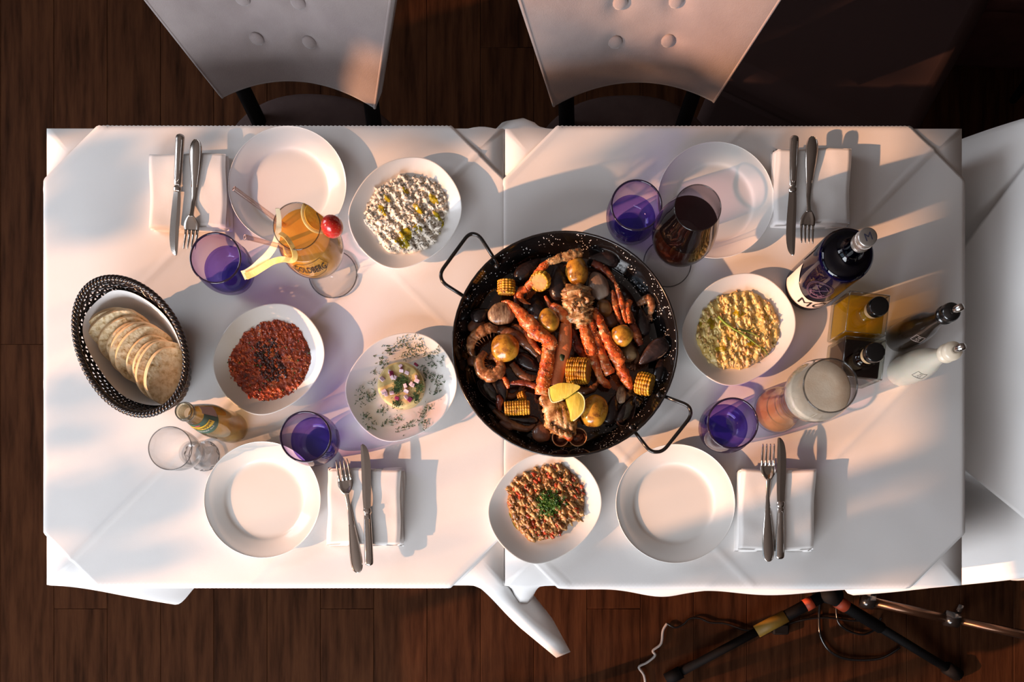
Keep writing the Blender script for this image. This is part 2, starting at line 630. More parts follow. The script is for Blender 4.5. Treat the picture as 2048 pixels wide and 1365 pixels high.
def undercloth(name, cx, cy, rz, bumps, label, flat_sides=(), drop=0.27, seed=0.0, fold=1.0, slide=0.0):
    """square cloth: top sheet, then a skirt of rows that hangs from the edge; bumps: (edge position s, width, outward, sideways, extra drop)"""
    per = []
    N = 360
    cr_ = 0.006
    side = 2 * HALF
    for k in range(N):
        s = 4.0 * k / N
        i = int(s); f = s - i
        x, y = [(-HALF + side * f, -HALF), (HALF, -HALF + side * f), (HALF - side * f, HALF), (-HALF, HALF - side * f)][i]
        nrm = [Vector((0, -1, 0)), Vector((1, 0, 0)), Vector((0, 1, 0)), Vector((-1, 0, 0))]
        n = nrm[i].copy()
        d = min(f, 1 - f) * side
        w_ = max(0.0, 1 - d / 0.05)
        other = nrm[(i + 1) % 4] if f > 0.5 else nrm[(i - 1) % 4]
        n = (n + other * w_ * 0.9).normalized()
        per.append((s, Vector((x, y, 0)), n, nrm[i].cross(Vector((0, 0, 1))) * -1, i, f))
    vs, fs = [], []
    R = 26
    for r in range(R + 1):
        v = r / R
        for (s, p, n, tg, i, f) in per:
            corner = max(0.0, 1 - min(f, 1 - f) * side / 0.22)
            dr = drop * (1 + 0.30 * corner)
            flat = 0.12 if i in flat_sides else 1.0
            amp = fold * flat * ((0.004 if i == 0 and fold <= 1 else 0.012) * math.sin(s * 17 + seed) + (0.002 if i == 0 and fold <= 1 else 0.008) * math.sin(s * 31 + seed * 2.1)) + (0.004 if i == 0 and fold <= 1 else 0.016) * flat + 0.014 * corner ** 2 * (0.3 if i in flat_sides else 1)
            out = v ** 0.9 * amp
            side_shift = 0.0
            for (sb, wb, ab, tb, eb) in bumps:
                dd = s - sb
                if dd > 2: dd -= 4
                if dd < -2: dd += 4
                g = math.exp(-(dd / wb) ** 2)
                out += ab * g * v ** 0.85
                side_shift += tb * g * v
                dr += eb * g
            ed = 0.004 * math.sin(min(v * 22, PI / 2))
            z = -0.004 * (1 - math.cos(min(v * 22, PI / 2))) - v * dr
            q = p + n * (out + ed * 0.6) + tg * side_shift
            vs.append((q.x, q.y, z))
    for r in range(R):
        for k in range(N):
            k2 = (k + 1) % N
            fs.append((r * N + k, (r + 1) * N + k, (r + 1) * N + k2, r * N + k2))
    c = len(vs)
    G = 24
    # top sheet: rings shrinking to the centre
    prev = list(range(N))
    for g in (0.9, 0.6, 0.3):
        ring = []
        for k in range(N):
            p = per[k][1] * g
            ring.append(len(vs)); vs.append((p.x, p.y, 0.0))
        for k in range(N):
            k2 = (k + 1) % N
            fs.append((prev[k], prev[k2], ring[k2], ring[k]))
        prev = ring
    vs.append((0, 0, 0)); cc = len(vs) - 1
    for k in range(N):
        fs.append((prev[k], prev[(k + 1) % N], cc))
    o = link(name, mesh(name, vs, fs), cloth_m, loc=(cx, cy, T - 0.0015), rz=rz)
    tag(o, label, 'tablecloth', 'white base tablecloths')
    return o

def overlay(cx, cy, rz, label, seed, creases, sag=None, half=HALF + 0.0015, D=0.7125, turn=0.0, lift=0.0, flr=0.03):
    a = D / math.sqrt(2) * 1.0
    M = 190
    vs, fs = [], []
    ct, st = math.cos(PI / 4 + turn), math.sin(PI / 4 + turn)
    def pos(u, v):
        x, y = u * ct - v * st, u * st + v * ct
        z = 0.0
        for (ax, c, h, wd) in creases:
            d = (u if ax == 'u' else v) - c
            z += 1.45 * h * math.exp(-(d / (wd * 0.8)) ** 2)
            z += h * 0.35 * math.exp(-((d - 2.2 * wd) / (3 * wd)) ** 2)
        z += 0.0007 * (noise.noise(Vector((x * 5, y * 5, seed))) + 0.5) + 0.0004 * noise.noise(Vector((x * 16, y * 16, seed + 5)))
        z = max(z, 0.0)
        e = max(abs(x), abs(y)) - half
        if e > 0:
            R = 0.004
            ang = min(e / R, PI / 2)
            oz = -R * (1 - math.cos(ang)) - max(0, e - R * PI / 2)
            flare = flr + 0.03 * math.sin((y if abs(x) > abs(y) else x) * 26 + seed)
            ox = R * math.sin(ang) + max(0, e - R * PI / 2) * flare
            if abs(x) > abs(y):
                x = math.copysign(half + ox, x); y *= 1
            else:
                y = math.copysign(half + ox, y)
            z = z * max(0, 1 - e / 0.01) + oz
        return (x, y, z)
    for i in range(M + 1):
        for j in range(M + 1):
            u, v = -a + 2 * a * i / M, -a + 2 * a * j / M
            vs.append(pos(u, v))
    for i in range(M):
        for j in range(M):
            q = i * (M + 1) + j
            fs.append((q, q + M + 1, q + M + 2, q + 1))
    me = mesh('overlay_cloth', vs, fs)
    o = link('overlay_cloth', me, cloth_m, loc=(cx, cy, T - 0.0002 + lift), rz=rz)
    m = o.modifiers.new('thick', 'SOLIDIFY')
    m.thickness = 0.0009
    m.offset = 1
    tag(o, label, 'tablecloth', 'diagonal overlay cloths')
    return o

def ctr(px, py):
    p = P(px, py, 0); return p.x, p.y
c1 = ctr(549.5, 713.5)
c2 = ctr(1467.5, 714)
table(*c1, 0, 'square dining table under the left white tablecloth with the bread basket')
table(*c2, 0, 'square dining table under the middle white tablecloth with the bottles')
undercloth('tablecloth', *c1, 0, [(0.095, 0.06, 0.055, 0.0, 0.0), (0.972, 0.021, 0.235, 0.055, 0.16), (2.05, 0.04, 0.13, 0.0, 0.0)],
           'white base tablecloth on the left table, long corner hanging over the dark floor', flat_sides=(1,), seed=0.6)
undercloth('tablecloth', *c2, 0, [(0.045, 0.024, 0.085, -0.0, -0.02), (0.945, 0.034, 0.035, 0.0, 0.0), (2.95, 0.045, 0.16, 0.0, 0.0)],
           'white base tablecloth on the table with the bottles, lit corner by the tripod', flat_sides=(3,), seed=2.2)
overlay(*c1, 0, 'white overlay cloth laid diagonally on the left table under the bread basket', 1.3,
        [('v', 0.0, 0.0022, 0.004), ('v', 0.252, 0.0008, 0.005), ('v', -0.252, 0.0010, 0.006), ('v', -0.492, 0.0011, 0.006), ('v', -0.04, -0.0005, 0.01), ('v', 0.492, 0.0012, 0.003), ('u', 0.25, 0.0004, 0.006)])
overlay(*c2, 0, 'white overlay cloth laid diagonally on the table under the wine glass and bottles', 4.1,
        [('v', 0.012, 0.0022, 0.004), ('v', 0.27, 0.0008, 0.005), ('v', -0.25, 0.0012, 0.006), ('v', 0.50, 0.0010, 0.005), ('u', -0.49, 0.0012, 0.004), ('u', -0.26, 0.0007, 0.006)], flr=0.13)
# third table, to the right
c3 = (P(2085, 0, 0).x + 0.40, P(0, 700, 0).y + 0.02)
table(*c3, math.radians(1.5), 'square dining table at the right edge under a shaded white tablecloth')
undercloth('tablecloth', *c3, math.radians(1.5), [(3.35, 0.22, 0.10, 0.0, 0.10), (3.04, 0.12, 0.18, 0.0, 0.10), (3.62, 0.10, 0.11, 0.0, 0.08), (3.93, 0.09, 0.11, 0.0, 0.05), (0.07, 0.08, 0.02, 0, 0.02)],
           'white base tablecloth of the right-hand table, hanging in deep shaded folds', seed=3.3, drop=0.36, fold=1.5)
overlay(*c3, math.radians(1.5), 'white overlay cloth of the right-hand table with a pointed corner hanging towards the bottles', 7.7, [('v', 0.0, 0.0015, 0.005)], turn=0.0, D=0.74, half=HALF + 0.006, lift=0.0015)
for o in list(C.objects):
    if o.name.startswith('overlay_cloth.002'):
        # its left flap rests on the flared skirt below it
        me = o.data
        for v in me.vertices:
            if v.co.x < -HALF - 0.006:
                e = -v.co.z
                v.co.x -= 0.42 * e

# ------------------------------------------------------------- chairs
def chair(label, cx, yb, rz, mat_back=None, mat_seat=None, width0=0.157, back=True):
    """back bottom centre at (0, 0), seat towards -y; built at real size"""
    r = thing('dining_chair', label, 'chair', (cx, yb, 0), rz, 'upholstered chairs round the tables')
    zb, zt = 0.60, 0.985
    NU, NV = 64, 72
    btn = [(sx * 0.048, z) for sx in (-1, 1) for z in (0.706, 0.779, 0.852, 0.922)]
    hw = lambda z: min(width0 + (z - zb) * 0.30, width0 + 0.075)
    lean = lambda z: (z - zb) * 0.27
    th = 0.034
    def front(u, v):
        z = zb + (zt - zb) * v
        w_ = hw(z) * (1 - 0.10 * max(0, v - 0.85) / 0.15)
        x = u * w_
        y = -0.036 * u * u + lean(z)
        puff = 0.012 * (1 - abs(u) ** 6) * (1 - abs(2 * v - 1) ** 6)
        zz = z + 0.012 * (1 - u * u) * max(0.0, 1 - v / 0.6)
        for bx, bz in btn:
            puff -= 0.009 * math.exp(-((x - bx) ** 2 + (zz - bz) ** 2) / 0.00042)
        return Vector((x, y - puff, zz))
    def rear(u, v):
        p = front(u, v)
        z = zb + (zt - zb) * v
        return Vector((p.x * 1.03 + (0.006 if u > 0 else -0.006), -0.036 * u * u + lean(z) + th + 0.012 * (1 - u * u), p.z))
    vs, fs = [], []
    for i in range(NU + 1):
        for j in range(NV + 1):
            vs.append(front(-1 + 2 * i / NU, j / NV))
    nf = len(vs)
    for i in range(NU + 1):
        for j in range(NV + 1):
            vs.append(rear(-1 + 2 * i / NU, j / NV))
    q = lambda i, j: i * (NV + 1) + j
    for i in range(NU):
        for j in range(NV):
            fs.append((q(i, j), q(i + 1, j), q(i + 1, j + 1), q(i, j + 1)))
            fs.append((nf + q(i, j), nf + q(i, j + 1), nf + q(i + 1, j + 1), nf + q(i + 1, j)))
    for j in range(NV):
        fs.append((q(0, j), q(0, j + 1), nf + q(0, j + 1), nf + q(0, j)))
        fs.append((q(NU, j), nf + q(NU, j), nf + q(NU, j + 1), q(NU, j + 1)))
    for i in range(NU):
        fs.append((q(i, 0), nf + q(i, 0), nf + q(i + 1, 0), q(i + 1, 0)))
        fs.append((q(i, NV), q(i + 1, NV), nf + q(i + 1, NV), nf + q(i, NV)))
    b = link('backrest', mesh('backrest', vs, fs), mat_back or velvet, r)
    for sx in (-1, 1):
        pts = [front(sx * 0.99, j / 20) + Vector((0, 0.001, 0)) for j in range(21)]
        link('piping', tube('piping', pts, 0.0028, n=8), mat_back or velvet, b)
    for bx, bz in btn:
        u = bx / hw(bz)
        y = -0.036 * u * u + lean(bz) - 0.004
        me = blob_mesh('button', (0, 0, 0), (0.0135, 0.0055, 0.0135), ico=ICO2)
        me.transform(Matrix.Rotation(-0.27, 4, 'X'))
        o = link('button', me, mat_back or velvet, b)
        o.location = (bx, y - 0.004, bz)
    # seat: rounded cushion
    n = 64
    def seat_ring(k, e, z):
        a = 2 * PI * k / n
        ca, sa = math.cos(a), math.sin(a)
        x = math.copysign(abs(ca) ** 0.86, ca) * (0.215 - e)
        y = math.copysign(abs(sa) ** 0.86, sa) * (0.215 - e)
        return (x, -0.150 + y, z)
    prof = [(0.02, 0.385), (0.004, 0.392), (0.0, 0.41), (0.0, 0.45), (0.004, 0.465), (0.016, 0.475), (0.05, 0.480), (0.12, 0.482)]
    vs = [seat_ring(k, e, z) for e, z in prof for k in range(n)]
    fs = []
    for i in range(len(prof) - 1):
        for k in range(n):
            k2 = (k + 1) % n
            fs.append((i * n + k, i * n + k2, (i + 1) * n + k2, (i + 1) * n + k))
    fs.append(tuple((len(prof) - 1) * n + k for k in range(n)))
    fs.append(tuple(range(n - 1, -1, -1)))
    link('seat', mesh('seat', vs, fs), mat_seat or velvet_dark, r)
    for sx in (-1, 1):
        link('back_post', tube('back_post', [(sx * 0.118, -0.03, 0.42), (sx * 0.128, 0.008, 0.55), (sx * 0.132, 0.022, 0.66)], [0.017, 0.016, 0.014], n=8), black_matt, r)
        link('leg', tube('leg', [(sx * 0.165, 0.03, 0), (sx * 0.12, -0.03, 0.40)], [0.011, 0.018], n=8), black_matt, r)
        link('leg', tube('leg', [(sx * 0.17, -0.32, 0), (sx * 0.135, -0.27, 0.40)], [0.011, 0.018], n=8), black_matt, r)
    return r
chair('mauve velvet chair with a buttoned back, in shade above the left table', -0.434, 0.862, math.radians(-4), width0=0.150)
chair('mauve velvet chair with a buttoned back, lit by the low sun', 0.216, 0.860, math.radians(1.5))

def club_chair(label, loc, rz, mat, w_=0.44, d=0.44, zt=0.46):
    r = thing('lounge_chair', label, 'chair', loc, rz, 'dark upholstered chairs in the back')
    me = box('seat_cushion', -w_ / 2, w_ / 2, -d / 2, d / 2, zt - 0.09, zt, 0.035, 5)
    for v in me.vertices:
        v.co.x *= 1 - 0.10 * (v.co.y / d + 0.5) * -1
    link('seat_cushion', me, mat, r)
    link('seat_base', box('seat_base', -w_ / 2 + 0.015, w_ / 2 - 0.015, -d / 2 + 0.02, d / 2, 0.16, zt - 0.085, 0.03, 4), mat, r)
    pts = [(-w_ / 2 - 0.02, -d / 2 + 0.0025, zt - 0.012), (w_ / 2 + 0.02, -d / 2 + 0.0025, zt - 0.012)]
    link('backrest', box('backrest', -w_ / 2 - 0.01, w_ / 2 + 0.01, d / 2 - 0.03, d / 2 + 0.06, 0.18, zt + 0.36, 0.03, 4), mat, r)
    for sx in (-1, 1):
        for sy in (-1, 1):
            link('leg', tube('leg', [(sx * (w_ / 2 - 0.04), sy * (d / 2 - 0.05), 0), (sx * (w_ / 2 - 0.06), sy * (d / 2 - 0.07), 0.17)], [0.010, 0.018], n=8), black_matt, r)
    return r
club_chair('dark brown velvet chair turned askew behind the sunlit chair', (0.700, 1.075, 0), math.radians(-26), pbr('dark_seat_velvet', (0.055, 0.032, 0.030), 0.92, spec=0.1), w_=0.46, d=0.42, zt=0.47)
club_chair('dark reddish chair in the far right corner with a sunlit seat', (1.19, 1.345, 0), math.radians(-3), maroon, w_=0.42, d=0.42, zt=0.47)

# ------------------------------------------------------------- light stand, cables on the floor at bottom right
def F(px, py, z=-0.75):
    return P(px, py, z)
hub = F(1652, 1188, -0.68)
t = thing('light_stand', 'black tripod light stand with yellow tape under the table corner', 'tripod', (F(1652, 1188).x, F(1652, 1188).y + 0.02, 0))
def leg_(px, py, tapes, z1=-0.735):
    a = F(1652, 1190, -0.66); b = F(px, py, z1)
    g = link('leg', tube('leg', [a, a.lerp(b, 0.45)], 0.016, n=10), black_matt, t, world=True)
    link('leg_extension', tube('leg_extension', [a.lerp(b, 0.44), b], 0.012, n=10), black_matt, g, world=True)
    link('rubber_foot', tube('rubber_foot', [b, b + (b - a).normalized() * 0.045], 0.018, n=10), black_matt, g, world=True)
    for (f0, f1, m, rad) in tapes:
        link('tape', tube('tape', [a.lerp(b, f0), a.lerp(b, f1)], rad, n=14), m, g, world=True)
yel = pbr('yellow_tape', (0.20, 0.11, 0.01), 0.6)
ora = pbr('orange_sticker', (0.40, 0.05, 0.015), 0.6)
leg_(1362, 1345, [(0.27, 0.47, yel, 0.0175), (0.09, 0.14, ora, 0.0172)])
leg_(1892, 1336, [(0.09, 0.16, ora, 0.0172)])
leg_(1700, 1040, [])
link('stand_hub', tube('stand_hub', [hub + Vector((0, 0.0, -0.03)), hub + Vector((0, 0, 0.05))], 0.026, n=14), black_matt, t, world=True)
pole = thing('boom_pole', 'brown metal telescopic pole with clamps crossing the bottom right corner', 'pole', F(1735, 1203, -0.45))
met = pbr('bronze_metal', (0.10, 0.055, 0.035), 0.3, 0.9)
pa, pb = F(1735, 1203, -0.40), F(2140, 1290, -0.30)
link('tube_section', tube('tube_section', [pa, pa.lerp(pb, 0.45)], 0.0105, n=14), met, pole, world=True)
link('tube_section', tube('tube_section', [pa.lerp(pb, 0.44), pb], 0.0085, n=14), met, pole, world=True)
for f in (0.0, 0.43):
    c = pa.lerp(pb, f); d = (pb - pa).normalized()
    g = link('clamp', tube('clamp', [c - d * 0.014, c + d * 0.014], 0.0175, n=16), black_gloss, pole, world=True)
    link('clamp_knob', tube('clamp_knob', [c + Vector((0.012, 0.008, 0.0)), c + Vector((0.02, 0.032, 0.004))], 0.006, n=10), black_gloss, g, world=True)
# a support that stands on the floor under the pole
link('pole_foot', tube('pole_foot', [pa - Vector((0, 0, 0.0)), F(1700, 1160, -0.72)], 0.008, n=10), black_matt, pole, world=True)
link('pole_stand', tube('pole_stand', [pb, Vector((pb.x, pb.y, 0.0))], 0.011, n=10), black_matt, pole, world=True)
def cable(name, pts, r, m, label, cat='cable', z=-0.742):
    q = [F(x, y, z) for x, y in pts]
    o = link(name, tube(name, [Vector(v) for v in cr(q, 8)], r, n=8), m, world=True)
    tag(o, label, cat)
wh = pbr('white_cord_plastic', (0.42, 0.38, 0.36), 0.5)
cable('white_cable', [(1292, 1380), (1288, 1352), (1278, 1335), (1294, 1326), (1310, 1312), (1306, 1302), (1322, 1288), (1326, 1262), (1334, 1248)], 0.0035, wh, 'white twisted cord lying on the dark floor near the bottom edge')
cable('black_cable', [(1334, 1248), (1350, 1256), (1366, 1250), (1380, 1238), (1400, 1238), (1420, 1246), (1450, 1248), (1485, 1260), (1520, 1264)], 0.0028, black_gloss, 'thin black cable running from the white cord to the tripod leg')
cable('black_cable', [(1640, 1200), (1638, 1240), (1642, 1275), (1662, 1305), (1700, 1320), (1760, 1318), (1800, 1296)], 0.0035, black_gloss, 'black cable in a wide loop between the tripod legs')
cable('black_cable', [(1560, 1256), (1600, 1242), (1650, 1236), (1700, 1242), (1740, 1240)], 0.003, black_gloss, 'black cable lying straight under the tripod hub')
cable('black_cable', [(1672, 1210), (1676, 1244), (1696, 1262), (1726, 1270), (1752, 1258), (1762, 1236)], 0.003, black_gloss, 'small inner loop of black cable by the right tripod leg')
pg = thing('power_plug', 'black plug lying beside the yellow-taped tripod leg', 'plug', F(1558, 1258, -0.75))
link('plug_body', box('plug_body', -0.022, 0.022, -0.015, 0.015, 0.0, 0.02, 0.005), black_matt, pg)
for s in (-1, 1): link('pin', tube('pin', [(-0.022, s * 0.008, 0.01), (-0.04, s * 0.008, 0.01)], 0.002, n=8), steel, pg)
# stool leg at the bottom edge under the hanging cloth corner
st = thing('dining_stool', 'dark brown stool seat just inside the bottom edge below the hanging cloth', 'stool', F(1100, 1440, -0.75))
link('seat', box('seat', -0.17, 0.17, -0.16, 0.06, 0.40, 0.44, 0.01), maroon, st)
for sx in (-1, 1):
    for y in (-0.13, 0.03): link('leg', tube('leg', [(sx * 0.14, y, 0), (sx * 0.13, y, 0.40)], [0.013, 0.018], n=8), oak, st)
# ------------------------------------------------------------- round plates
ZT = 0.0022     # resting height on the cloths
def at(px, py, z=ZT):
    v = P(px, py, 0); v.z = T + z
    return v
def round_plate(px, py, r_px, label):
    """px, py: centre of the rim as seen"""
    c = P(px, py, 0.019)
    R = r_px * K(0.019)
    pr = smooth_prof([(0.0001, 0.0040), (R * 0.45, 0.0040), (R * 0.64, 0.0045), (R * 0.72, 0.0085), (R * 0.86, 0.0140), (R * 0.985, 0.0180), (R, 0.0190), (R * 0.996, 0.0175), (R * 0.86, 0.0105), (R * 0.70, 0.0040), (R * 0.60, 0.0005), (R * 0.56, 0.0)], 5)
    me = lathe('dinner_plate', pr[:-1] + [(R * 0.56, 0.0), (0.0001, 0.0012)], 96)
    o = link('dinner_plate', me, china, loc=(c.x, c.y, T + ZT))
    tag(o, label, 'plate', 'round white dinner plates')
    return o
lathe.capb = False
round_plate(575.5, 371, 117.5, 'empty round white plate behind the orange cocktail')
round_plate(525.5, 1000, 116, 'empty round white plate below the small tonic bottle')
round_plate(1350.5, 1008, 118.5, 'empty round white plate below the paella pan handle')
round_plate(1431, 401, 116, 'empty round white plate in shade behind the red wine glass')

# ------------------------------------------------------------- organic plates
def poly_r(pts, c):
    """polar radius function from outline points"""
    a = sorted((math.atan2(-(y - c[1]), x - c[0]) % (2 * PI), math.hypot(x - c[0], y - c[1])) for x, y in pts)
    an = [q[0] for q in a]; rr = [q[1] for q in a]
    an = [an[-1] - 2 * PI] + an + [an[0] + 2 * PI]
    rr = [rr[-1]] + rr + [rr[0]]
    # smooth by resampling and a circular blur
    N = 180
    base = np.interp(np.linspace(0, 2 * PI, N, endpoint=False), an, rr)
    k = np.exp(-0.5 * (np.arange(-12, 13) / 4.5) ** 2); k /= k.sum()
    base = np.convolve(np.concatenate([base[-12:], base, base[:12]]), k, 'valid')
    def f(t):
        t = (t % (2 * PI)) / (2 * PI) * N
        i = int(t) % N; q = t - int(t)
        return base[i] * (1 - q) + base[(i + 1) % N] * q
    return f
OUT = [(80, 700), (92, 610), (140, 520), (210, 400), (300, 285), (390, 205), (480, 150), (640, 95), (740, 78), (820, 75), (920, 92), (1000, 130), (1080, 190), (1130, 250), (1200, 345), (1250, 430), (1280, 530), (1290, 640), (1275, 730), (1240, 810), (1150, 945), (1080, 1030), (1000, 1090), (850, 1180), (740, 1230), (620, 1265), (530, 1262), (450, 1230), (370, 1180), (280, 1105), (210, 1030), (150, 940), (100, 810)]
PR = poly_r(OUT, (690, 670))
def organic_plate(px, py, label, rot=0.0, sc=1.0):
    """px, py: the outline's centre as seen"""
    c = P(px, py, 0.022)
    k = K(0.022) / 5.25 * sc
    prof = [(0.0, 0.0045), (0.3, 0.0045), (0.55, 0.0050), (0.66, 0.0070), (0.78, 0.0125), (0.90, 0.0175), (0.975, 0.0210), (0.995, 0.0218), (1.0, 0.0208), (0.985, 0.0188), (0.88, 0.0130), (0.74, 0.0060), (0.62, 0.0010), (0.58, 0.0), (0.0, 0.001)]
    n = 144
    vs, fs = [], []
    for q, z in prof:
        for i in range(n):
            t = 2 * PI * i / n
            r = PR(t - rot) * k
            rr = r * q if q > 0.5 else (r * 0.55 + 0.06 * 0) * (q / 0.55) if q > 0 else 0.0002
            wob = 0.0015 * math.sin(3 * t + 1) * q * q
            vs.append((rr * math.cos(t), rr * math.sin(t), z + (wob if z > 0.002 else 0)))
    for a in range(len(prof) - 1):
        for i in range(n):
            j = (i + 1) % n
            fs.append((a * n + i, a * n + j, (a + 1) * n + j, (a + 1) * n + i))
    o = link('rounded_plate', mesh('rounded_plate', vs, fs), china, loc=(c.x, c.y, T + ZT))
    tag(o, label, 'plate', 'rounded three-cornered white plates')
    return o, c
pl_cheese, _ = organic_plate(811, 427, 'three-cornered white plate under the crumbly white cheese dip')
pl_tomato, _ = organic_plate(538.5, 719.5, 'three-cornered white plate under the red tomato relish', rot=math.radians(2), sc=0.99)
pl_puree, _ = organic_plate(803, 775.5, 'three-cornered white plate under the yellow puree cake with dill', rot=math.radians(-3), sc=0.98)
pl_veg, _ = organic_plate(1090, 1016.5, 'three-cornered white plate under the chopped aubergine salad', rot=math.radians(1), sc=1.0)
pl_egg, _ = organic_plate(1477.5, 660, 'three-cornered white plate under the pale yellow salad', rot=math.radians(2), sc=1.0)

# ------------------------------------------------------------- napkins
def napkin(x0, y0, x1, y1, skew, h, label, seed):
    c = P((x0 + x1) / 2, (y0 + y1) / 2, h * 0.8)
    wx, wy = (x1 - x0) * K(h) / 2, (y1 - y0) * K(h) / 2
    t = thing('napkin', label, 'napkin', (c.x, c.y, T + ZT), 0, 'folded white napkins')
    def layer(nm, ax, bx, ay, by, z0, z1, sd, par):
        # soft slab with a rounded fold on the right
        n, m = 30, 40
        vs, fs = [], []
        for side in (0, 1):
            for i in range(n + 1):
                u = i / n
                for j in range(m + 1):
                    v = j / m
                    e = min(u, 1 - u) * (bx - ax); g = min(v, 1 - v) * (by - ay)
                    rd = 0.006
                    f1 = math.sqrt(max(0, 1 - (1 - min(e / rd, 1)) ** 2))
                    f2 = math.sqrt(max(0, 1 - (1 - min(g / 0.003, 1)) ** 2))
                    zm = (z0 + z1) / 2
                    x = ax + (bx - ax) * u + skew * (v - 0.5) * (by - ay) + 0.0012 * math.sin(v * 7 + sd)
                    y = ay + (by - ay) * v + 0.0015 * math.sin(u * 6 + sd * 2)
                    zz = (z1 if side else z0)
                    z = zm + (zz - zm) * f1 * f2
                    if side:
                        z += 0.0012 * noise.noise(Vector((x * 30, y * 30, sd))) * f1
                    vs.append((x, y, max(z, 0.0)))
        N_ = (n + 1) * (m + 1)
        q = lambda i, j: i * (m + 1) + j
        for i in range(n):
            for j in range(m):
                fs.append((q(i, j), q(i, j + 1), q(i + 1, j + 1), q(i + 1, j)))
                fs.append((N_ + q(i, j), N_ + q(i + 1, j), N_ + q(i + 1, j + 1), N_ + q(i, j + 1)))
        for j in range(m):
            fs.append((q(0, j + 1), q(0, j), N_ + q(0, j), N_ + q(0, j + 1)))
            fs.append((q(n, j), q(n, j + 1), N_ + q(n, j + 1), N_ + q(n, j)))
        for i in range(n):
            fs.append((q(i, 0), q(i + 1, 0), N_ + q(i + 1, 0), N_ + q(i, 0)))
            fs.append((q(i + 1, m), q(i, m), N_ + q(i, m), N_ + q(i + 1, m)))
        return link(nm, mesh(nm, vs, fs), napkin_m, par)
    layer('folded_layer', -wx, wx * 1.0, -wy, wy * 0.97, 0.0, h * 0.36, seed, t)
    layer('folded_layer', -wx * 1.01, wx * 0.97, -wy * 0.99, wy, h * 0.36, h * 0.70, seed + 2, t)
    layer('folded_layer', -wx * 0.98, wx * 0.94, -wy * 0.97, wy * 0.98, h * 0.70, h, seed + 4, t)
    return t
NAP_H = 0.024
napkin(299, 308, 459, 460, 0.0, NAP_H, 'folded white napkin under the knife and fork beside the two-straw cocktail plate', 1)
napkin(655, 936, 806, 1093, 0.02, NAP_H, 'folded white napkin under cutlery right of the plate below the tonic bottle', 2)
napkin(1475, 938, 1632, 1104, 0.04, NAP_H + 0.002, 'folded white napkin under cutlery below the tall beer glass', 3)
napkin(1545, 298, 1703, 452, 0.03, NAP_H, 'folded white napkin under cutlery above the blue bottle', 4)

# ------------------------------------------------------------- cutlery
def strip(stations, nx=6, th=0.0016, dome=0.12):
    """stations: (s, half width, z); closed thin body; local +x along the length"""
    vs, fs = [], []
    m = len(stations)
    for side in (1, -1):
        for s, hw, z in stations:
            for k in range(nx + 1):
                u = -1 + 2 * k / nx
                y = hw * u
                zz = z + dome * hw * (1 - u * u) if side == 1 else z - th
                vs.append((s, y, zz))
    N_ = m * (nx + 1)
    q = lambda i, k: i * (nx + 1) + k
    for i in range(m - 1):
        for k in range(nx):
            fs.append((q(i, k), q(i + 1, k), q(i + 1, k + 1), q(i, k + 1)))
            fs.append((N_ + q(i, k), N_ + q(i, k + 1), N_ + q(i + 1, k + 1), N_ + q(i + 1, k)))
        fs.append((q(i, 0), N_ + q(i, 0), N_ + q(i + 1, 0), q(i + 1, 0)))
        fs.append((q(i, nx), q(i + 1, nx), N_ + q(i + 1, nx), N_ + q(i, nx)))
    for k in range(nx):
        fs.append((q(0, k), q(0, k + 1), N_ + q(0, k + 1), N_ + q(0, k)))
        fs.append((q(m - 1, k), N_ + q(m - 1, k), N_ + q(m - 1, k + 1), q(m - 1, k + 1)))
    return vs, fs

def fork(p_end, p_tip, label, up=1):
    """pixel positions of the handle end and the tine tips"""
    z0 = NAP_H + ZT + 0.003
    a = P(*p_end, z0); b = P(*p_tip, z0 + 0.004)
    L = (b - a).length
    d = b - a
    rz = math.atan2(d.y, d.x)
    t = thing('fork', label, 'fork', (a.x, a.y, T + z0), rz, 'steel table forks')
    hs = [(0.0, 0.003), (0.006, 0.0080), (0.02, 0.0104), (0.045, 0.0095), (0.08, 0.0060), (0.115, 0.0036), (0.135, 0.0036), (0.142, 0.0048)]
    hs = cr(hs, 6)
    zf = lambda s: 0.0025 * math.cos(s / L * 2 * PI) * 1.0 + 0.0015 + (0.006 * max(0, (s - 0.11) / 0.04) if s < 0.15 else 0.006)
    k = L / 0.202
    vs, fs = strip([(s * k, w_, zf(s) * 0.8) for s, w_ in hs], dome=0.22)
    me = mesh('handle', vs, fs)
    h = link('handle', me, steel, t)
    # raised thread line round the handle
    rim = [(s * k, w_ * 0.80, zf(s) * 0.8 + 0.0010) for s, w_ in hs if s < 0.09]
    link('handle_border', tube('handle_border', [Vector(p) for p in rim] , 0.0004, n=6), steel, h)
    link('handle_border', tube('handle_border', [Vector((p[0], -p[1], p[2])) for p in rim], 0.0004, n=6), steel, h)
    hd = cr([(0.140, 0.0042), (0.147, 0.0092), (0.155, 0.0124), (0.165, 0.0128)], 6)
    zh = lambda s: 0.0055 - 0.0045 * math.sin(min(1, (s - 0.14) / 0.06) * PI)
    vs, fs = strip([(s * k, w_, zh(s)) for s, w_ in hd], dome=-0.16)
    link('fork_head', mesh('fork_head', vs, fs), steel, t)
    for i in range(4):
        y = (-1.5 + i) * 0.0066
        st = [(s * k, max(0.0005, w0), zh(s)) for s, w0 in [(0.1645, 0.0024), (0.175, 0.0019), (0.188, 0.0016), (0.198, 0.0011), (0.202, 0.0005)]]
        vs, fs = strip(st, nx=2, dome=0.3)
        vs = [(x, yy + y * (1 + 0.10 * (x / k - 0.165) / 0.03 * -0.3), z) for x, yy, z in vs]
        link('tine', mesh('tine', vs, fs), steel, t)
    return t

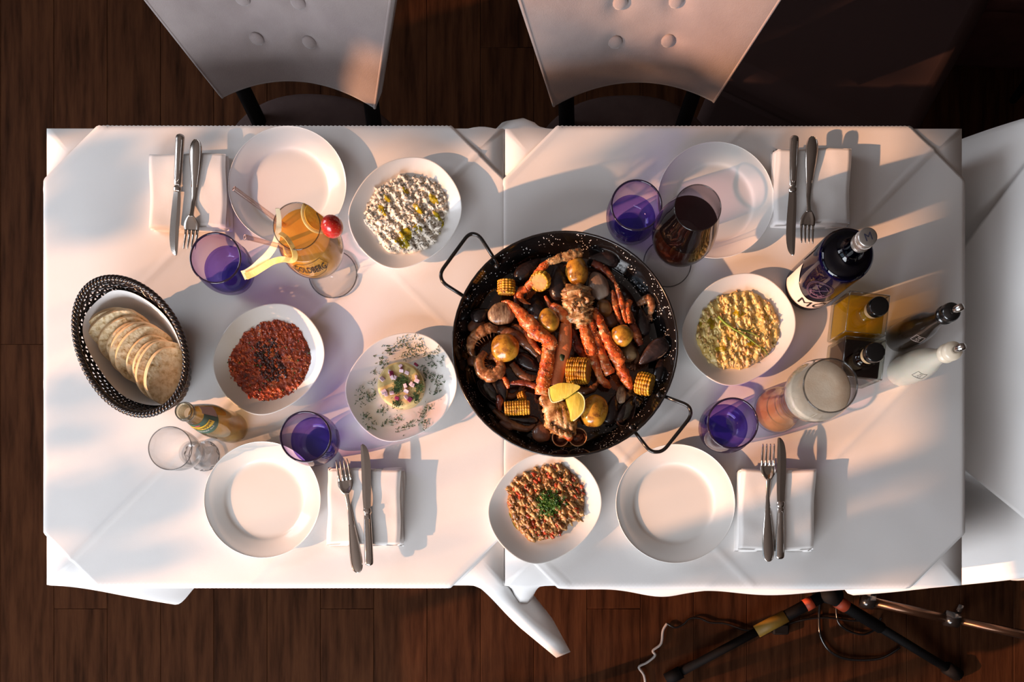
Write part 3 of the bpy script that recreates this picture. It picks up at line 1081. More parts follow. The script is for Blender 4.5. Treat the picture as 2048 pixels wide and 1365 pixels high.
def knife(p_end, p_tip, label, edge=1):
    z0 = NAP_H + ZT + 0.004
    a = P(*p_end, z0); b = P(*p_tip, z0)
    d = b - a; L = d.length
    rz = math.atan2(d.y, d.x)
    t = thing('table_knife', label, 'knife', (a.x, a.y, T + z0), rz, 'steel table knives')
    k = L / 0.212
    # handle: rounded rectangular section
    pts, rad = [], []
    for s, r in cr([(0.0, 0.003), (0.003, 0.0068), (0.012, 0.0078), (0.05, 0.0072), (0.085, 0.0062), (0.090, 0.0050), (0.094, 0.0070), (0.100, 0.0066)], 5):
        pts.append(Vector((s * k, 0, 0.0022))); rad.append(r)
    h = link('handle', tube('handle', pts, rad, n=20, flat=0.55), steel, t)
    link('handle_border', tube('handle_border', [Vector((s * k, e * 0.0045, 0.0022 + 0.0034)) for s, e in [(0.008, 0.2), (0.012, 1), (0.08, 0.8), (0.084, 0.2)]], 0.0004, n=6), steel, h)
    link('handle_border', tube('handle_border', [Vector((s * k, -e * 0.0045, 0.0022 + 0.0034)) for s, e in [(0.008, 0.2), (0.012, 1), (0.08, 0.8), (0.084, 0.2)]], 0.0004, n=6), steel, h)
    # blade outline: straight back, curved edge
    st = cr([(0.098, 0.0060, -0.0060), (0.120, 0.0072, -0.0070), (0.150, 0.0085, -0.0072), (0.180, 0.0085, -0.0072), (0.200, 0.0055, -0.0070), (0.209, 0.0010, -0.0066), (0.212, -0.0030, -0.0052)], 6)
    vs, fs = [], []
    for s, y1, y0 in st:
        y1 *= edge; y0 *= edge
        for f, z in ((0, 0.0030), (0.35, 0.0034), (1, 0.0022)):
            vs.append((s * k, y0 + (y1 - y0) * f, z))
        for f, z in ((1, 0.0020), (0.35, 0.0012), (0, 0.0014)):
            vs.append((s * k, y0 + (y1 - y0) * f, z))
    m = len(st)
    for i in range(m - 1):
        for q in range(6):
            q2 = (q + 1) % 6
            fs.append((i * 6 + q, i * 6 + q2, (i + 1) * 6 + q2, (i + 1) * 6 + q))
    fs.append(tuple(range(5, -1, -1))); fs.append(tuple((m - 1) * 6 + q for q in range(6)))
    link('blade', mesh('blade', vs, fs, smooth=False), steel, t)
    return t
knife((362, 270), (348, 512), 'table knife on the napkin left of the cocktail plate, blade pointing down', edge=-1)
fork((394, 281), (379, 499), 'table fork on the napkin left of the cocktail plate, tines pointing down')
knife((739, 1132), (730, 889), 'table knife on the napkin right of the plate below the tonic bottle', edge=-1)
fork((717, 1146), (683, 919), 'table fork on the napkin right of the plate below the tonic bottle')
knife((1559, 1119), (1562, 876), 'table knife on the napkin below the tall beer glass', edge=-1)
fork((1536, 1124), (1537, 888), 'table fork on the napkin below the tall beer glass')
knife((1588, 273), (1580, 512), 'table knife on the napkin above the blue bottle, blade pointing down', edge=-1)
fork((1624, 275), (1614, 488), 'table fork on the napkin above the blue bottle, tines pointing down')

# ------------------------------------------------------------- bread basket
wick = noisy('dark_wicker', [(0.3, (0.010, 0.006, 0.005)), (0.7, (0.030, 0.018, 0.014))], scale=60, rough=0.22, bump=0.15, coat=0.5)
bc = P(270.5, 699.5, 0.07)
brz = math.radians(-64)
bk = thing('bread_basket', 'dark oval wicker basket at the left holding sliced bread', 'basket', (bc.x, bc.y, T + ZT), brz)
A_T, B_T = 0.1165, 0.0830     # rim half axes
A_B, B_B = 0.083, 0.050       # bottom half axes
HB = 0.082
def bk_pt(t, f, dr=0.0):
    a = A_B + (A_T - A_B) * f ** 0.8 + dr; b = B_B + (B_T - B_B) * f ** 0.8 + dr
    lift = 0.012 * (abs(math.cos(t)) ** 2) * f
    return Vector((a * math.cos(t), b * math.sin(t), 0.003 + (HB - 0.010) * f + lift))
stakes = []
NS = 46
rows = 17
parts = []
for k in range(NS):
    t = 2 * PI * k / NS
    pts = [bk_pt(t, j / 8) for j in range(9)]
    parts.append(tube_geo(pts, 0.0019, n=6))
v, f = join_geo(parts)
g = link('stakes', mesh('stakes', v, f), wick, bk); g['kind'] = 'stuff'
parts = []
for r in range(rows):
    fz = (r + 0.5) / rows
    ph = r % 2
    pts = []
    for k in range(NS * 4):
        t = 2 * PI * k / (NS * 4)
        pts.append(bk_pt(t, fz, 0.0021 * math.cos(t * NS / 2 + ph * PI)))
    parts.append(tube_geo(pts, 0.0021, n=6, closed=True, flat=1.25))
v, f = join_geo(parts)
g = link('woven_strands', mesh('woven_strands', v, f), wick, bk); g['kind'] = 'stuff'
for s in range(3):
    pts = []
    M = 300
    for k in range(M):
        t = 2 * PI * k / M
        tw = t * 30 + s * 2 * PI / 3
        p = bk_pt(t, 1.0, 0.0030 * math.cos(tw))
        p.z += 0.0035 + 0.0030 * math.sin(tw)
        pts.append(p)
    link('rim_braid', tube('rim_braid', pts, 0.0031, n=8, closed=True), wick, bk)
vs = [(0, 0, 0.002)] + [tuple(bk_pt(2 * PI * k / 60, 0.0)) for k in range(60)]
link('base', mesh('base', vs, [(0, 1 + k, 1 + (k + 1) % 60) for k in range(60)]), wick, bk)
# paper liner
lin = []
fs = []
n, m = 72, 14
for i in range(n):
    t = 2 * PI * i / n
    reach = 0.60 + 0.22 * abs(math.sin(t + 0.35)) ** 2 - 0.12 * math.cos(t) + 0.04 * math.sin(5 * t)
    for j in range(m + 1):
        q = j / m
        if q < 0.5:
            p = Vector((A_B * 2 * q * math.cos(t), B_B * 2 * q * math.sin(t), 0.0065))
        else:
            p = bk_pt(t, (q - 0.5) * 2 * reach, -0.0065)
            p.z += 0.004
        p += Vector((0, 0, 0.0012 * noise.noise(Vector((p.x * 60, p.y * 60, 0)))))
        lin.append(tuple(p))
for i in range(n):
    i2 = (i + 1) % n
    for j in range(m):
        fs.append((i * (m + 1) + j, i2 * (m + 1) + j, i2 * (m + 1) + j + 1, i * (m + 1) + j + 1))
me = mesh('paper_liner', lin, fs)
o = link('paper_liner', me, napkin_m, loc=(bc.x, bc.y, T + ZT + 0.0005), rz=brz)
tag(o, 'white paper napkin lining the wicker bread basket', 'paper napkin')
# bread
crumb = noisy('bread_crumb', [(0.30, (0.30, 0.17, 0.07)), (0.38, (0.64, 0.46, 0.24)), (0.55, (0.84, 0.69, 0.45)), (0.8, (0.90, 0.78, 0.57))], scale=130, rough=0.9, bump=1.0, bscale=110, dist=0.004, spec=0.1)
crust = noisy('bread_crust', [(0.3, (0.62, 0.36, 0.16)), (0.55, (0.76, 0.54, 0.32)), (0.8, (0.86, 0.70, 0.48))], scale=35, rough=0.8, bump=0.4, bscale=80, spec=0.15)
NSL = 10
loaf = [(-0.050, 0.010), (-0.054, 0.030), (-0.046, 0.052), (-0.028, 0.066), (0.0, 0.071), (0.028, 0.066), (0.046, 0.052), (0.053, 0.028), (0.048, 0.008), (0.030, 0.0), (0.0, -0.002), (-0.034, 0.001)]
for i in range(NSL):
    f = i / (NSL - 1)
    px = 224 + (333 - 224) * f
    py = 659 + (751 - 659) * f - 4 * math.sin(f * PI)
    c = P(px, py, 0.046)
    wa = math.radians(30 + (72 - 30) * f)        # width direction
    nd = wa - PI / 2                              # facing direction in plan
    tilt = math.radians(46 if i < NSL - 1 else 38)                      # how far the face leans back from vertical
    X = Vector((math.cos(wa), math.sin(wa), 0))
    Nn = Vector((math.cos(nd) * math.cos(tilt), math.sin(nd) * math.cos(tilt), math.sin(tilt)))
    Y = Nn.cross(X); 
    sc = 0.86 + 0.10 * math.sin(i * 1.7)
    outl = cr(loaf + [loaf[0]], 5)[:-1]
    n = len(outl)
    th = 0.0105
    vs, fs = [], []
    for side in (-0.5, 0.5):
        for (x, y) in outl:
            jx = 1 + 0.03 * noise.noise(Vector((x * 60, y * 60, i)))
            p = c + X * x * sc * jx + Y * ((y - 0.034) * sc) + Nn * side * th
            vs.append(p)
    crumb_f = []
    # faces: inner ring + centre for relief
    for side in (0, 1):
        base = side * n
        prev = [base + k for k in range(n)]
        cen = c + Nn * (side - 0.5) * th
        for g in (0.8, 0.55, 0.3):
            ring = []
            for k in range(n):
                p = cen + (Vector(vs[base + k]) - cen) * g + Nn * 0.0012 * noise.noise(Vector(vs[base + k]) * 180 * g + Vector((i, 0, 0)))
                ring.append(len(vs)); vs.append(p)
            for k in range(n):
                k2 = (k + 1) % n
                crumb_f.append((prev[k], prev[k2], ring[k2], ring[k]) if side else (prev[k2], prev[k], ring[k], ring[k2]))
            prev = ring
        vs.append(cen); q = len(vs) - 1
        for k in range(n):
            crumb_f.append((prev[k], prev[(k + 1) % n], q))
    names = ['rearmost slice of white bread leaning in the basket, tip nearest the rim'] + ['slice of white bread in the basket, %s from the rear end of the row' % j for j in ('second', 'third', 'fourth', 'fifth', 'sixth', 'seventh', 'eighth', 'ninth')] + ['front slice of white bread in the basket with its whole face showing']
    s = link('bread_slice', mesh('bread_slice', vs, crumb_f, smooth=True), crumb, world=True)
    tag(s, names[i], 'bread', 'bread slices in the basket')
    # crust ring, slightly proud
    vs2, fs2 = [], []
    for e, side in ((0.0, -0.5), (0.0012, -0.3), (0.0012, 0.3), (0.0, 0.5)):
        for k, (x, y) in enumerate(outl):
            jx = 1 + 0.03 * noise.noise(Vector((x * 60, y * 60, i)))
            rr = math.hypot(x, y - 0.034)
            x2, y2 = x + x / rr * e, y + (y - 0.034) / rr * e
            vs2.append(c + X * x2 * sc * jx + Y * ((y2 - 0.034) * sc) + Nn * side * th)
    for a in range(3):
        for k in range(n):
            k2 = (k + 1) % n
            fs2.append((a * n + k, a * n + k2, (a + 1) * n + k2, (a + 1) * n + k))
    cobj = link('crust', mesh('crust', vs2, fs2), crust, s, world=True)
# ------------------------------------------------------------- glass materials
g_clear = clear('clear_glass', (0.97, 0.975, 0.975), (0.46, 0.47, 0.48), gloss=1.5)
g_thick = clear('thick_clear_glass', (0.90, 0.91, 0.92), (0.34, 0.36, 0.38), gloss=2.2)
g_purple = clear('violet_glass', (0.84, 0.72, 0.95), (0.26, 0.15, 0.44), gloss=1.0)
g_purple_rim = pbr('violet_glass_rim', (0.018, 0.010, 0.035), 0.08, coat=0.6)
g_purple_base = clear('deep_violet_glass', (0.36, 0.28, 0.82), (0.10, 0.06, 0.36), gloss=1.0)
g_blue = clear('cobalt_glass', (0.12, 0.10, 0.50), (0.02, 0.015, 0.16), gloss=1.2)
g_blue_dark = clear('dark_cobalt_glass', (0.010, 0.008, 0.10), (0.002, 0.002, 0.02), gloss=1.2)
g_smoke = clear('smoky_glass', (0.62, 0.60, 0.61), (0.30, 0.29, 0.30), gloss=1.0)
water_m = clear('water', (0.86, 0.86, 0.95), (0.7, 0.7, 0.85), gloss=1.0, ior=1.33)
rim_clear = clear('glass_rim', (0.55, 0.55, 0.55), (0.12, 0.12, 0.12), gloss=2.0)

def rim_ring(name, r, z, rad, mat, parent):
    pts = [(r * math.cos(2 * PI * k / 64), r * math.sin(2 * PI * k / 64), z) for k in range(64)]
    return link(name, tube(name, pts, rad, n=10, closed=True), mat, parent)

def disc(name, r, z, mat, parent, n=48, ripple=0.0):
    vs = [(0, 0, z)]
    fs = []
    prev = None
    for q in (0.33, 0.66, 0.9, 1.0):
        ring = []
        for k in range(n):
            a = 2 * PI * k / n
            ring.append(len(vs))
            zz = z + ripple * noise.noise(Vector((math.cos(a) * q * 3, math.sin(a) * q * 3, 1))) + (0.0008 if q == 1.0 else 0)
            vs.append((r * q * math.cos(a), r * q * math.sin(a), zz))
        for k in range(n):
            k2 = (k + 1) % n
            if prev is None: fs.append((0, ring[k], ring[k2]))
            else: fs.append((prev[k], ring[k], ring[k2], prev[k2]))
        prev = ring
    return link(name, mesh(name, vs, fs), mat, parent)

# ------------------------------------------------------------- violet tumblers
def tumbler(px, py, r_px, label):
    ht = 0.090
    c = P(px, py, ht)
    R = r_px * K(ht)
    t = thing('violet_tumbler', label, 'glass', (c.x, c.y, T + ZT), random.uniform(0, 6), 'violet glass tumblers')
    out = smooth_prof([(0.026, 0.0), (0.031, 0.004), (0.0395, 0.022), (0.0445, 0.046), (0.0440, 0.068), (R, ht)], 7)
    w_ = link('glass_wall', lathe('glass_wall', out, 56), g_purple, t)
    rim_ring('rim', R, ht, 0.0017, g_purple_rim, t)
    inn = smooth_prof([(0.0001, 0.011), (0.018, 0.012), (0.030, 0.018), (0.0375, 0.030), (0.0395, 0.040)], 5)
    link('thick_base', lathe('thick_base', inn, 48), g_purple_base, t)
    link('base_disc', lathe('base_disc', [(0.0001, 0.0015), (0.026, 0.0006)], 48), g_purple_base, t)
    disc('water', 0.0385, 0.034, water_m, t, ripple=0.0004)
    # etched postmark lines
    for q in range(4):
        z = 0.052 + q * 0.004
        pts = []
        for k in range(14):
            a = 0.9 + k * 0.055
            r = prof_r(out, z) + 0.0003
            pts.append((r * math.cos(a), r * math.sin(a), z + 0.0012 * math.sin(k * 0.9)))
        link('etched_line', tube('etched_line', pts, 0.00025, n=5), g_purple_rim, w_)
    me = wrap(text_mesh('ORGEN', 0.006), out, 2.1, 0.052, 0.0005)
    link('etched_text', me, g_purple_rim, w_)
    return t
tumbler(432, 517.5, 49.8, 'violet glass tumbler between the left napkin and the cocktail')
tumbler(612, 874.5, 49.8, 'violet glass tumbler beside the plate below the tomato relish')
tumbler(1272.5, 412, 49.8, 'violet glass tumbler touching the red wine glass')
tumbler(1464.5, 847.5, 49.8, 'violet glass tumbler touching the tall beer glass')

# ------------------------------------------------------------- cocktail
juice = noisy('orange_cocktail', [(0.3, (0.76, 0.31, 0.03)), (0.7, (0.86, 0.40, 0.06))], scale=30, rough=0.25, bump=0.05, coat=0.6, spec=0.6)
c = at(666.6, 550)
ck = thing('cocktail_glass', 'stemmed balloon glass filled with orange cocktail and two straws', 'glass', (c.x, c.y, T + ZT))
foot = smooth_prof([(0.0417, 0.0012), (0.040, 0.0025), (0.022, 0.0045), (0.008, 0.008), (0.0050, 0.018), (0.0046, 0.040), (0.0060, 0.060), (0.012, 0.071)], 6)
link('foot', lathe('foot', foot, 56), g_clear, ck)
rim_ring('foot_rim', 0.0415, 0.0014, 0.0011, rim_clear, ck)
link('stem_knob', blob_mesh('stem_knob', (0, 0, 0.062), (0.0085, 0.0085, 0.008)), g_thick, ck)
bowl = smooth_prof([(0.003, 0.068), (0.020, 0.074), (0.038, 0.093), (0.0480, 0.122), (0.0470, 0.150), (0.0400, 0.180), (0.0345, 0.208)], 8)
link('bowl', lathe('bowl', bowl, 64), g_clear, ck)
rim_ring('rim', 0.0345, 0.208, 0.0009, rim_clear, ck)
drink = smooth_prof([(0.003, 0.0695), (0.019, 0.0755), (0.0368, 0.0945), (0.0468, 0.122), (0.0458, 0.150), (0.0405, 0.174)], 8) + [(0.0395, 0.1745), (0.02, 0.174), (0.0001, 0.174)]
link('cocktail', lathe('cocktail', drink, 64), juice, ck)
ink = pbr('black_print', (0.012, 0.010, 0.010), 0.5)
ga = math.radians(276)
me = wrap(text_mesh('GOLDBERG', 0.0215, 0.46, 0.012), bowl, ga, 0.1465, 0.0005)
link('lettering', me, ink, ck)
me = wrap(text_mesh('- -- ---', 0.0060, 0.9), bowl, ga, 0.1395, 0.0005)
link('lettering', me, ink, ck)
me = wrap(text_mesh('- ---- ---- -', 0.0060, 0.9), bowl, ga, 0.1650, 0.0005)
link('lettering', me, ink, ck)
hexa = [(-0.029, 0.1540), (-0.020, 0.1665), (0.0, 0.1700), (0.023, 0.1740), (0.030, 0.1540), (0.020, 0.1400), (0.002, 0.1320), (-0.020, 0.1400)]
pts = []
for (x0, z0), (x1, z1) in zip(hexa, hexa[1:] + hexa[:1]):
    for q in range(5):
        x, z = x0 + (x1 - x0) * q / 5, z0 + (z1 - z0) * q / 5
        r = prof_r(bowl, z) + 0.0003
        a = ga + x / 0.047
        pts.append((r * math.cos(a), r * math.sin(a), z))
link('badge_outline', tube('badge_outline', pts, 0.00032, n=6, closed=True), ink, ck)
# straws
straw_m = clear('pink_tinted_straw', (0.97, 0.91, 0.88), (0.58, 0.42, 0.38), gloss=1.0)
def straw(tip, low, label):
    a, b = P(*tip), P(*low)
    o = thing('glass_straw', label, 'straw', (b.x, b.y, b.z), 0, 'clear straws in the cocktail')
    v, f = tube_geo([a, b], 0.0036, n=20, caps=False)
    link('tube_wall', mesh('tube_wall', v, f), straw_m, o, world=True)
    v, f = tube_geo([a, b], 0.0026, n=16, caps=False)
    link('tube_wall', mesh('tube_wall', v, f), straw_m, o, world=True)
    d = (b - a).normalized()
    u = d.cross(Vector((0, 0, 1))).normalized(); w2 = d.cross(u)
    pts = [a + u * 0.0031 * math.cos(k * PI / 12) + w2 * 0.0031 * math.sin(k * PI / 12) for k in range(24)]
    link('straw_lip', tube('straw_lip', pts, 0.0006, n=6, closed=True), pbr('straw_lip_pink', (0.62, 0.34, 0.26), 0.3) if 'straw_lip_pink' not in MATS else MATS['straw_lip_pink'], o, world=True)
straw((468, 377, 0.238), (570, 452, 0.176), 'upper clear straw leaning left out of the orange cocktail')
straw((490, 474, 0.236), (590, 500, 0.176), 'lower clear straw leaning left out of the orange cocktail')
# citrus peel
peel_m = noisy('lemon_peel', [(0.3, (0.78, 0.46, 0.10)), (0.7, (0.86, 0.58, 0.22))], scale=60, rough=0.5, bump=0.3, bscale=300, coat=0.2, sub=0.2)
pith_m = noisy('lemon_pith', [(0.3, (0.80, 0.62, 0.36)), (0.7, (0.90, 0.74, 0.48))], scale=60, rough=0.7, bump=0.3, bscale=200)
def ribbon(pts, hw, th=0.0022, up=(0, 0, 1)):
    q = [Vector(v) for v in cr(pts, 8)]
    vs, fs = [], []
    m = len(q)
    upv = Vector(up)
    for i, p in enumerate(q):
        t_ = (q[min(i + 1, m - 1)] - q[max(i - 1, 0)]).normalized()
        s_ = t_.cross(upv).normalized()
        n_ = s_.cross(t_).normalized()
        hh = hw(i / (m - 1))
        for a_, b_ in ((-1, -1), (1, -1), (1, 1), (-1, 1)):
            vs.append(p + s_ * hh * a_ + n_ * th / 2 * b_)
    for i in range(m - 1):
        for k in range(4):
            k2 = (k + 1) % 4
            fs.append((i * 4 + k, i * 4 + k2, (i + 1) * 4 + k2, (i + 1) * 4 + k))
    fs.append((3, 2, 1, 0)); fs.append(tuple((m - 1) * 4 + k for k in range(4)))
    return vs, fs
pe = thing('lemon_peel', 'long curled strip of lemon peel hanging over the cocktail rim to the left', 'fruit peel', P(560, 470, 0.17))
v, f = ribbon([P(555, 417, 0.222), P(558, 440, 0.212), P(556, 466, 0.20), P(548, 492, 0.175), P(534, 512, 0.15), P(520, 526, 0.132), P(508, 538, 0.122), P(494, 548, 0.118), P(486, 551, 0.117)], lambda u: 0.0030 + 0.0042 * u, up=(0.3, -0.5, 0.9))
link('peel_strip', mesh('peel_strip', v, f, smooth=False), pith_m, pe, world=True)
v, f = ribbon([P(492, 553, 0.1205), P(508, 546, 0.124), P(526, 535, 0.135), P(545, 524, 0.15), P(566, 519, 0.168), P(584, 521, 0.186), P(590, 512, 0.20), P(584, 493, 0.212), P(572, 475, 0.216), P(560, 467, 0.210)], lambda u: 0.0052 - 0.0022 * u, up=(0.5, -0.2, 0.9))
link('peel_strip', mesh('peel_strip', v, f, smooth=False), peel_m, pe, world=True)
# orange slice on the rim, strawberry
orange_m = noisy('orange_flesh', [(0.3, (0.86, 0.33, 0.02)), (0.7, (0.93, 0.50, 0.07))], scale=50, rough=0.3, bump=0.4, bscale=120, coat=0.5)
oc = P(631, 442, 0.205)
osl = thing('orange_wedge', 'orange wedge slotted on the rim of the cocktail glass', 'fruit', (oc.x, oc.y, oc.z), math.radians(70))
vs, fs = [], []
n = 24
for s_ in (-0.004, 0.004):
    for k in range(n + 1):
        a = -0.25 + (PI + 0.3) * k / n
        vs.append((0.021 * math.cos(a), 0.021 * math.sin(a) * 0.95 - 0.008, s_))
m = n + 1
fs = [tuple(range(m - 1, -1, -1)), tuple(range(m, 2 * m))] + [(k, k + 1, m + k + 1, m + k) for k in range(n)] + [(m - 1, 0, m, 2 * m - 1)]
me = mesh('flesh', vs, fs, smooth=False)
me.transform(Matrix.Rotation(math.radians(42), 4, 'X') @ Matrix.Rotation(math.radians(90), 4, 'Z'))
link('flesh', me, orange_m, osl)
v, f = tube_geo([(0.0215 * math.cos(-0.25 + (PI + 0.3) * k / n), 0.0215 * math.sin(-0.25 + (PI + 0.3) * k / n) * 0.95 - 0.008, 0) for k in range(n + 1)], 0.0018, n=8, flat=2.3, up=(1, 0, 0))
me = mesh('rind', v, f)
me.transform(Matrix.Rotation(math.radians(42), 4, 'X') @ Matrix.Rotation(math.radians(90), 4, 'Z'))
link('rind', me, peel_m, osl)
straw_red = noisy('strawberry_red', [(0.3, (0.55, 0.012, 0.010)), (0.7, (0.72, 0.04, 0.02))], scale=50, rough=0.25, bump=0.3, bscale=150, coat=0.6, sub=0.1)
sc_ = P(661.5, 449.5, 0.222)
sb = thing('strawberry', 'red strawberry tip perched on the rim of the cocktail glass', 'fruit', (sc_.x, sc_.y, sc_.z - 0.017))
link('berry', blob_mesh('berry', (0, 0, 0.012), (0.0158, 0.0158, 0.019), ico=ICO4, shape=lambda q: (q.x * (1 - 0.12 * q.z), q.y * (1 - 0.12 * q.z), q.z)), straw_red, sb)
pl = []
for k in range(90):
    z = 1 - 2 * (k + 0.5) / 90
    a = k * 2.39996
    r = math.sqrt(1 - z * z)
    pl.append((0.0158 * r * math.cos(a) * (1 - 0.12 * z), 0.0158 * r * math.sin(a) * (1 - 0.12 * z), 0.012 + 0.019 * z, 0.0004, 0.0004, 0.0006, 0, 0))
g = link('seeds', many('seeds', pl), pbr('strawberry_seed', (0.75, 0.35, 0.12), 0.4), sb); g['kind'] = 'stuff'
link('pick', tube('pick', [(0, 0, 0.012), (-0.012, 0.002, -0.012)], 0.001, n=6), pbr('wood_pick', (0.5, 0.35, 0.18), 0.6), sb)

# ------------------------------------------------------------- red wine glass
wine_m = noisy('red_wine', [(0.3, (0.014, 0.001, 0.003)), (0.7, (0.020, 0.002, 0.004))], scale=8, rough=0.06, bump=0.0, coat=1.0)
wine_m_body = noisy('red_wine_body', [(0.3, (0.020, 0.004, 0.003)), (0.7, (0.05, 0.014, 0.008))], scale=18, rough=0.08, bump=0.0, coat=1.0)
c = at(1334, 528)
wg = thing('wine_glass', 'stemmed wine glass holding dark red wine', 'glass', (c.x, c.y, T + ZT))
foot = smooth_prof([(0.0415, 0.0012), (0.040, 0.0025), (0.020, 0.0045), (0.007, 0.008), (0.0042, 0.020), (0.0040, 0.050), (0.0055, 0.070), (0.010, 0.0775)], 6)
link('foot', lathe('foot', foot, 56), g_clear, wg)
rim_ring('foot_rim', 0.0413, 0.0013, 0.0010, rim_clear, wg)
wb = smooth_prof([(0.003, 0.075), (0.018, 0.079), (0.040, 0.098), (0.0492, 0.132), (0.0450, 0.170), (0.0375, 0.205), (0.0335, 0.226)], 8)
link('bowl', lathe('bowl', wb, 64), g_smoke, wg)
rim_ring('rim', 0.0335, 0.226, 0.0008, rim_clear, wg)
dr = smooth_prof([(0.003, 0.0762), (0.0172, 0.0802), (0.0388, 0.0985), (0.0478, 0.132), (0.0444, 0.166)], 8)
link('wine', lathe('wine', dr, 64), wine_m_body, wg)
disc('wine_surface', 0.0444, 0.166, wine_m, wg)

# ------------------------------------------------------------- wheat beer glass
beer_m = clear('amber_beer', (0.90, 0.56, 0.28), (0.72, 0.36, 0.12), gloss=0.8, milk=(0.72, 0.36, 0.14), milkf=0.42)
foam_m = noisy('beer_foam', [(0.3, (0.84, 0.58, 0.38)), (0.55, (0.96, 0.76, 0.56)), (0.8, (0.90, 0.68, 0.50))], scale=22, rough=0.9, bump=0.1, bscale=500)
c = at(1549, 823)
bg_ = thing('beer_glass', 'tall curved wheat beer glass with pale foam', 'glass', (c.x, c.y, T + ZT))
bb = smooth_prof([(0.036, 0.0), (0.0392, 0.006), (0.0385, 0.022), (0.031, 0.045), (0.0265, 0.075), (0.028, 0.105), (0.036, 0.140), (0.0445, 0.172), (0.0465, 0.195), (0.043, 0.218), (0.0385, 0.234)], 7)
link('glass_wall', lathe('glass_wall', bb, 64), g_clear, bg_)
rim_ring('rim', 0.0385, 0.234, 0.0012, rim_clear, bg_)
br = smooth_prof([(0.001, 0.012), (0.034, 0.013), (0.0375, 0.020), (0.0300, 0.045), (0.0253, 0.075), (0.0268, 0.105), (0.0345, 0.138), (0.0432, 0.170)], 7)
link('beer', lathe('beer', br, 64), beer_m, bg_)
fo = [(r, z) for r, z in smooth_prof([(0.0430, 0.169), (0.0452, 0.186), (0.0450, 0.198)], 4)] + [(0.043, 0.1995), (0.025, 0.1990), (0.0001, 0.1985)]
link('foam', lathe('foam', fo, 64), foam_m, bg_)
link('base_disc', lathe('base_disc', [(0.0001, 0.001), (0.034, 0.001)], 48), g_thick, bg_)

# ------------------------------------------------------------- clear stemmed tumbler
c = at(411, 913)
tu = thing('clear_glass', 'empty clear glass with a heavy faceted base beside the small bottle', 'glass', (c.x, c.y, T + ZT), 0.3)
tb = smooth_prof([(0.021, 0.034), (0.0175, 0.042), (0.019, 0.052), (0.028, 0.072), (0.0335, 0.100), (0.0340, 0.128)], 7)
link('bowl', lathe('bowl', tb, 56), g_clear, tu)
rim_ring('rim', 0.0340, 0.128, 0.0009, rim_clear, tu)
fac = [(0.024, 0.0), (0.0275, 0.004), (0.0270, 0.018), (0.0225, 0.032), (0.0190, 0.040)]
vs, fs = [], []
n = 20
for r, z in fac:
    for k in range(n):
        a = 2 * PI * k / n
        rr = r * (1.0 if k % 2 else 0.90)
        vs.append((rr * math.cos(a), rr * math.sin(a), z))
for i in range(len(fac) - 1):
    for k in range(n):
        k2 = (k + 1) % n
        fs.append((i * n + k, i * n + k2, (i + 1) * n + k2, (i + 1) * n + k))
fs.append(tuple(range(n - 1, -1, -1)))
link('faceted_base', mesh('faceted_base', vs, fs, smooth=False), g_thick, tu)
link('inner_bottom', lathe('inner_bottom', smooth_prof([(0.0001, 0.044), (0.012, 0.046), (0.020, 0.056)], 4), 48), g_thick, tu)
rim_ring('bowl_seam', 0.0185, 0.046, 0.0012, g_thick, tu)
rim_ring('base_ring', 0.0262, 0.003, 0.0010, rim_clear, tu)

# ------------------------------------------------------------- tonic bottle
g_green = clear('pale_green_glass', (0.90, 0.92, 0.84), (0.30, 0.31, 0.22), gloss=1.2)
tonic_m = clear('pale_tonic', (0.90, 0.74, 0.40), (0.50, 0.34, 0.10), gloss=0.6, milk=(0.62, 0.44, 0.16), milkf=0.28)
c = at(466.6, 857)
tn = thing('tonic_bottle', 'small open soft drink bottle with a green neck label, half lying shadow beside the tomato plate', 'bottle', (c.x, c.y, T + ZT))
tn['label'] = 'small open glass bottle with a green and yellow neck label'
bp_ = smooth_prof([(0.024, 0.0), (0.0268, 0.004), (0.0272, 0.030), (0.0262, 0.048), (0.0268, 0.070), (0.0262, 0.095), (0.0215, 0.125), (0.0165, 0.150), (0.0135, 0.168), (0.0128, 0.178)], 7)
link('glass_body', lathe('glass_body', bp_, 56), g_green, tn)
lip = smooth_prof([(0.0125, 0.176), (0.0142, 0.179), (0.0142, 0.186), (0.0125, 0.1895), (0.0102, 0.1885), (0.0096, 0.180), (0.0098, 0.165)], 5)
link('lip', lathe('lip', lip, 40), g_green, tn)
rim_ring('lip_ring', 0.0140, 0.1835, 0.0009, rim_clear, tn)
rim_ring('lip_ring', 0.0122, 0.1890, 0.0008, rim_clear, tn)
lq = smooth_prof([(0.001, 0.004), (0.024, 0.005), (0.0258, 0.012), (0.0260, 0.030), (0.0250, 0.048), (0.0256, 0.070), (0.0250, 0.095), (0.0205, 0.123), (0.0185, 0.132)], 6)
link('tonic', lathe('tonic', lq, 48), tonic_m, tn)
disc('liquid_surface', 0.0185, 0.132, tonic_m, tn)
lab_g = pbr('green_label', (0.035, 0.095, 0.060), 0.5)
lab_y = pbr('yellow_label', (0.72, 0.42, 0.02), 0.5)
lab_w = pbr('white_label', (0.72, 0.66, 0.60), 0.55)
ta = math.radians(292)
dirn = math.atan2(-c.y, -c.x)
lb = link('neck_label', wrap_patch('neck_label', bp_, ta + 0.05, 1.75, lambda u: 0.113 + 0.012 * u * u, lambda u: 0.155, 0.0004), lab_g, tn)
link('label_band', wrap_patch('label_band', bp_, ta - 0.05, 0.95, lambda u: 0.131 - 0.004 * u, lambda u: 0.1435 - 0.002 * u, 0.0008), lab_y, lb)
link('lettering', wrap(text_mesh('Schweppes', 0.0110, 0.72), bp_, ta - 0.05, 0.1345, 0.0012), ink, lb)
link('lettering', wrap(text_mesh('GINGER ALE', 0.0062, 0.80), bp_, ta - 0.02, 0.1225, 0.0009), lab_w, lb)
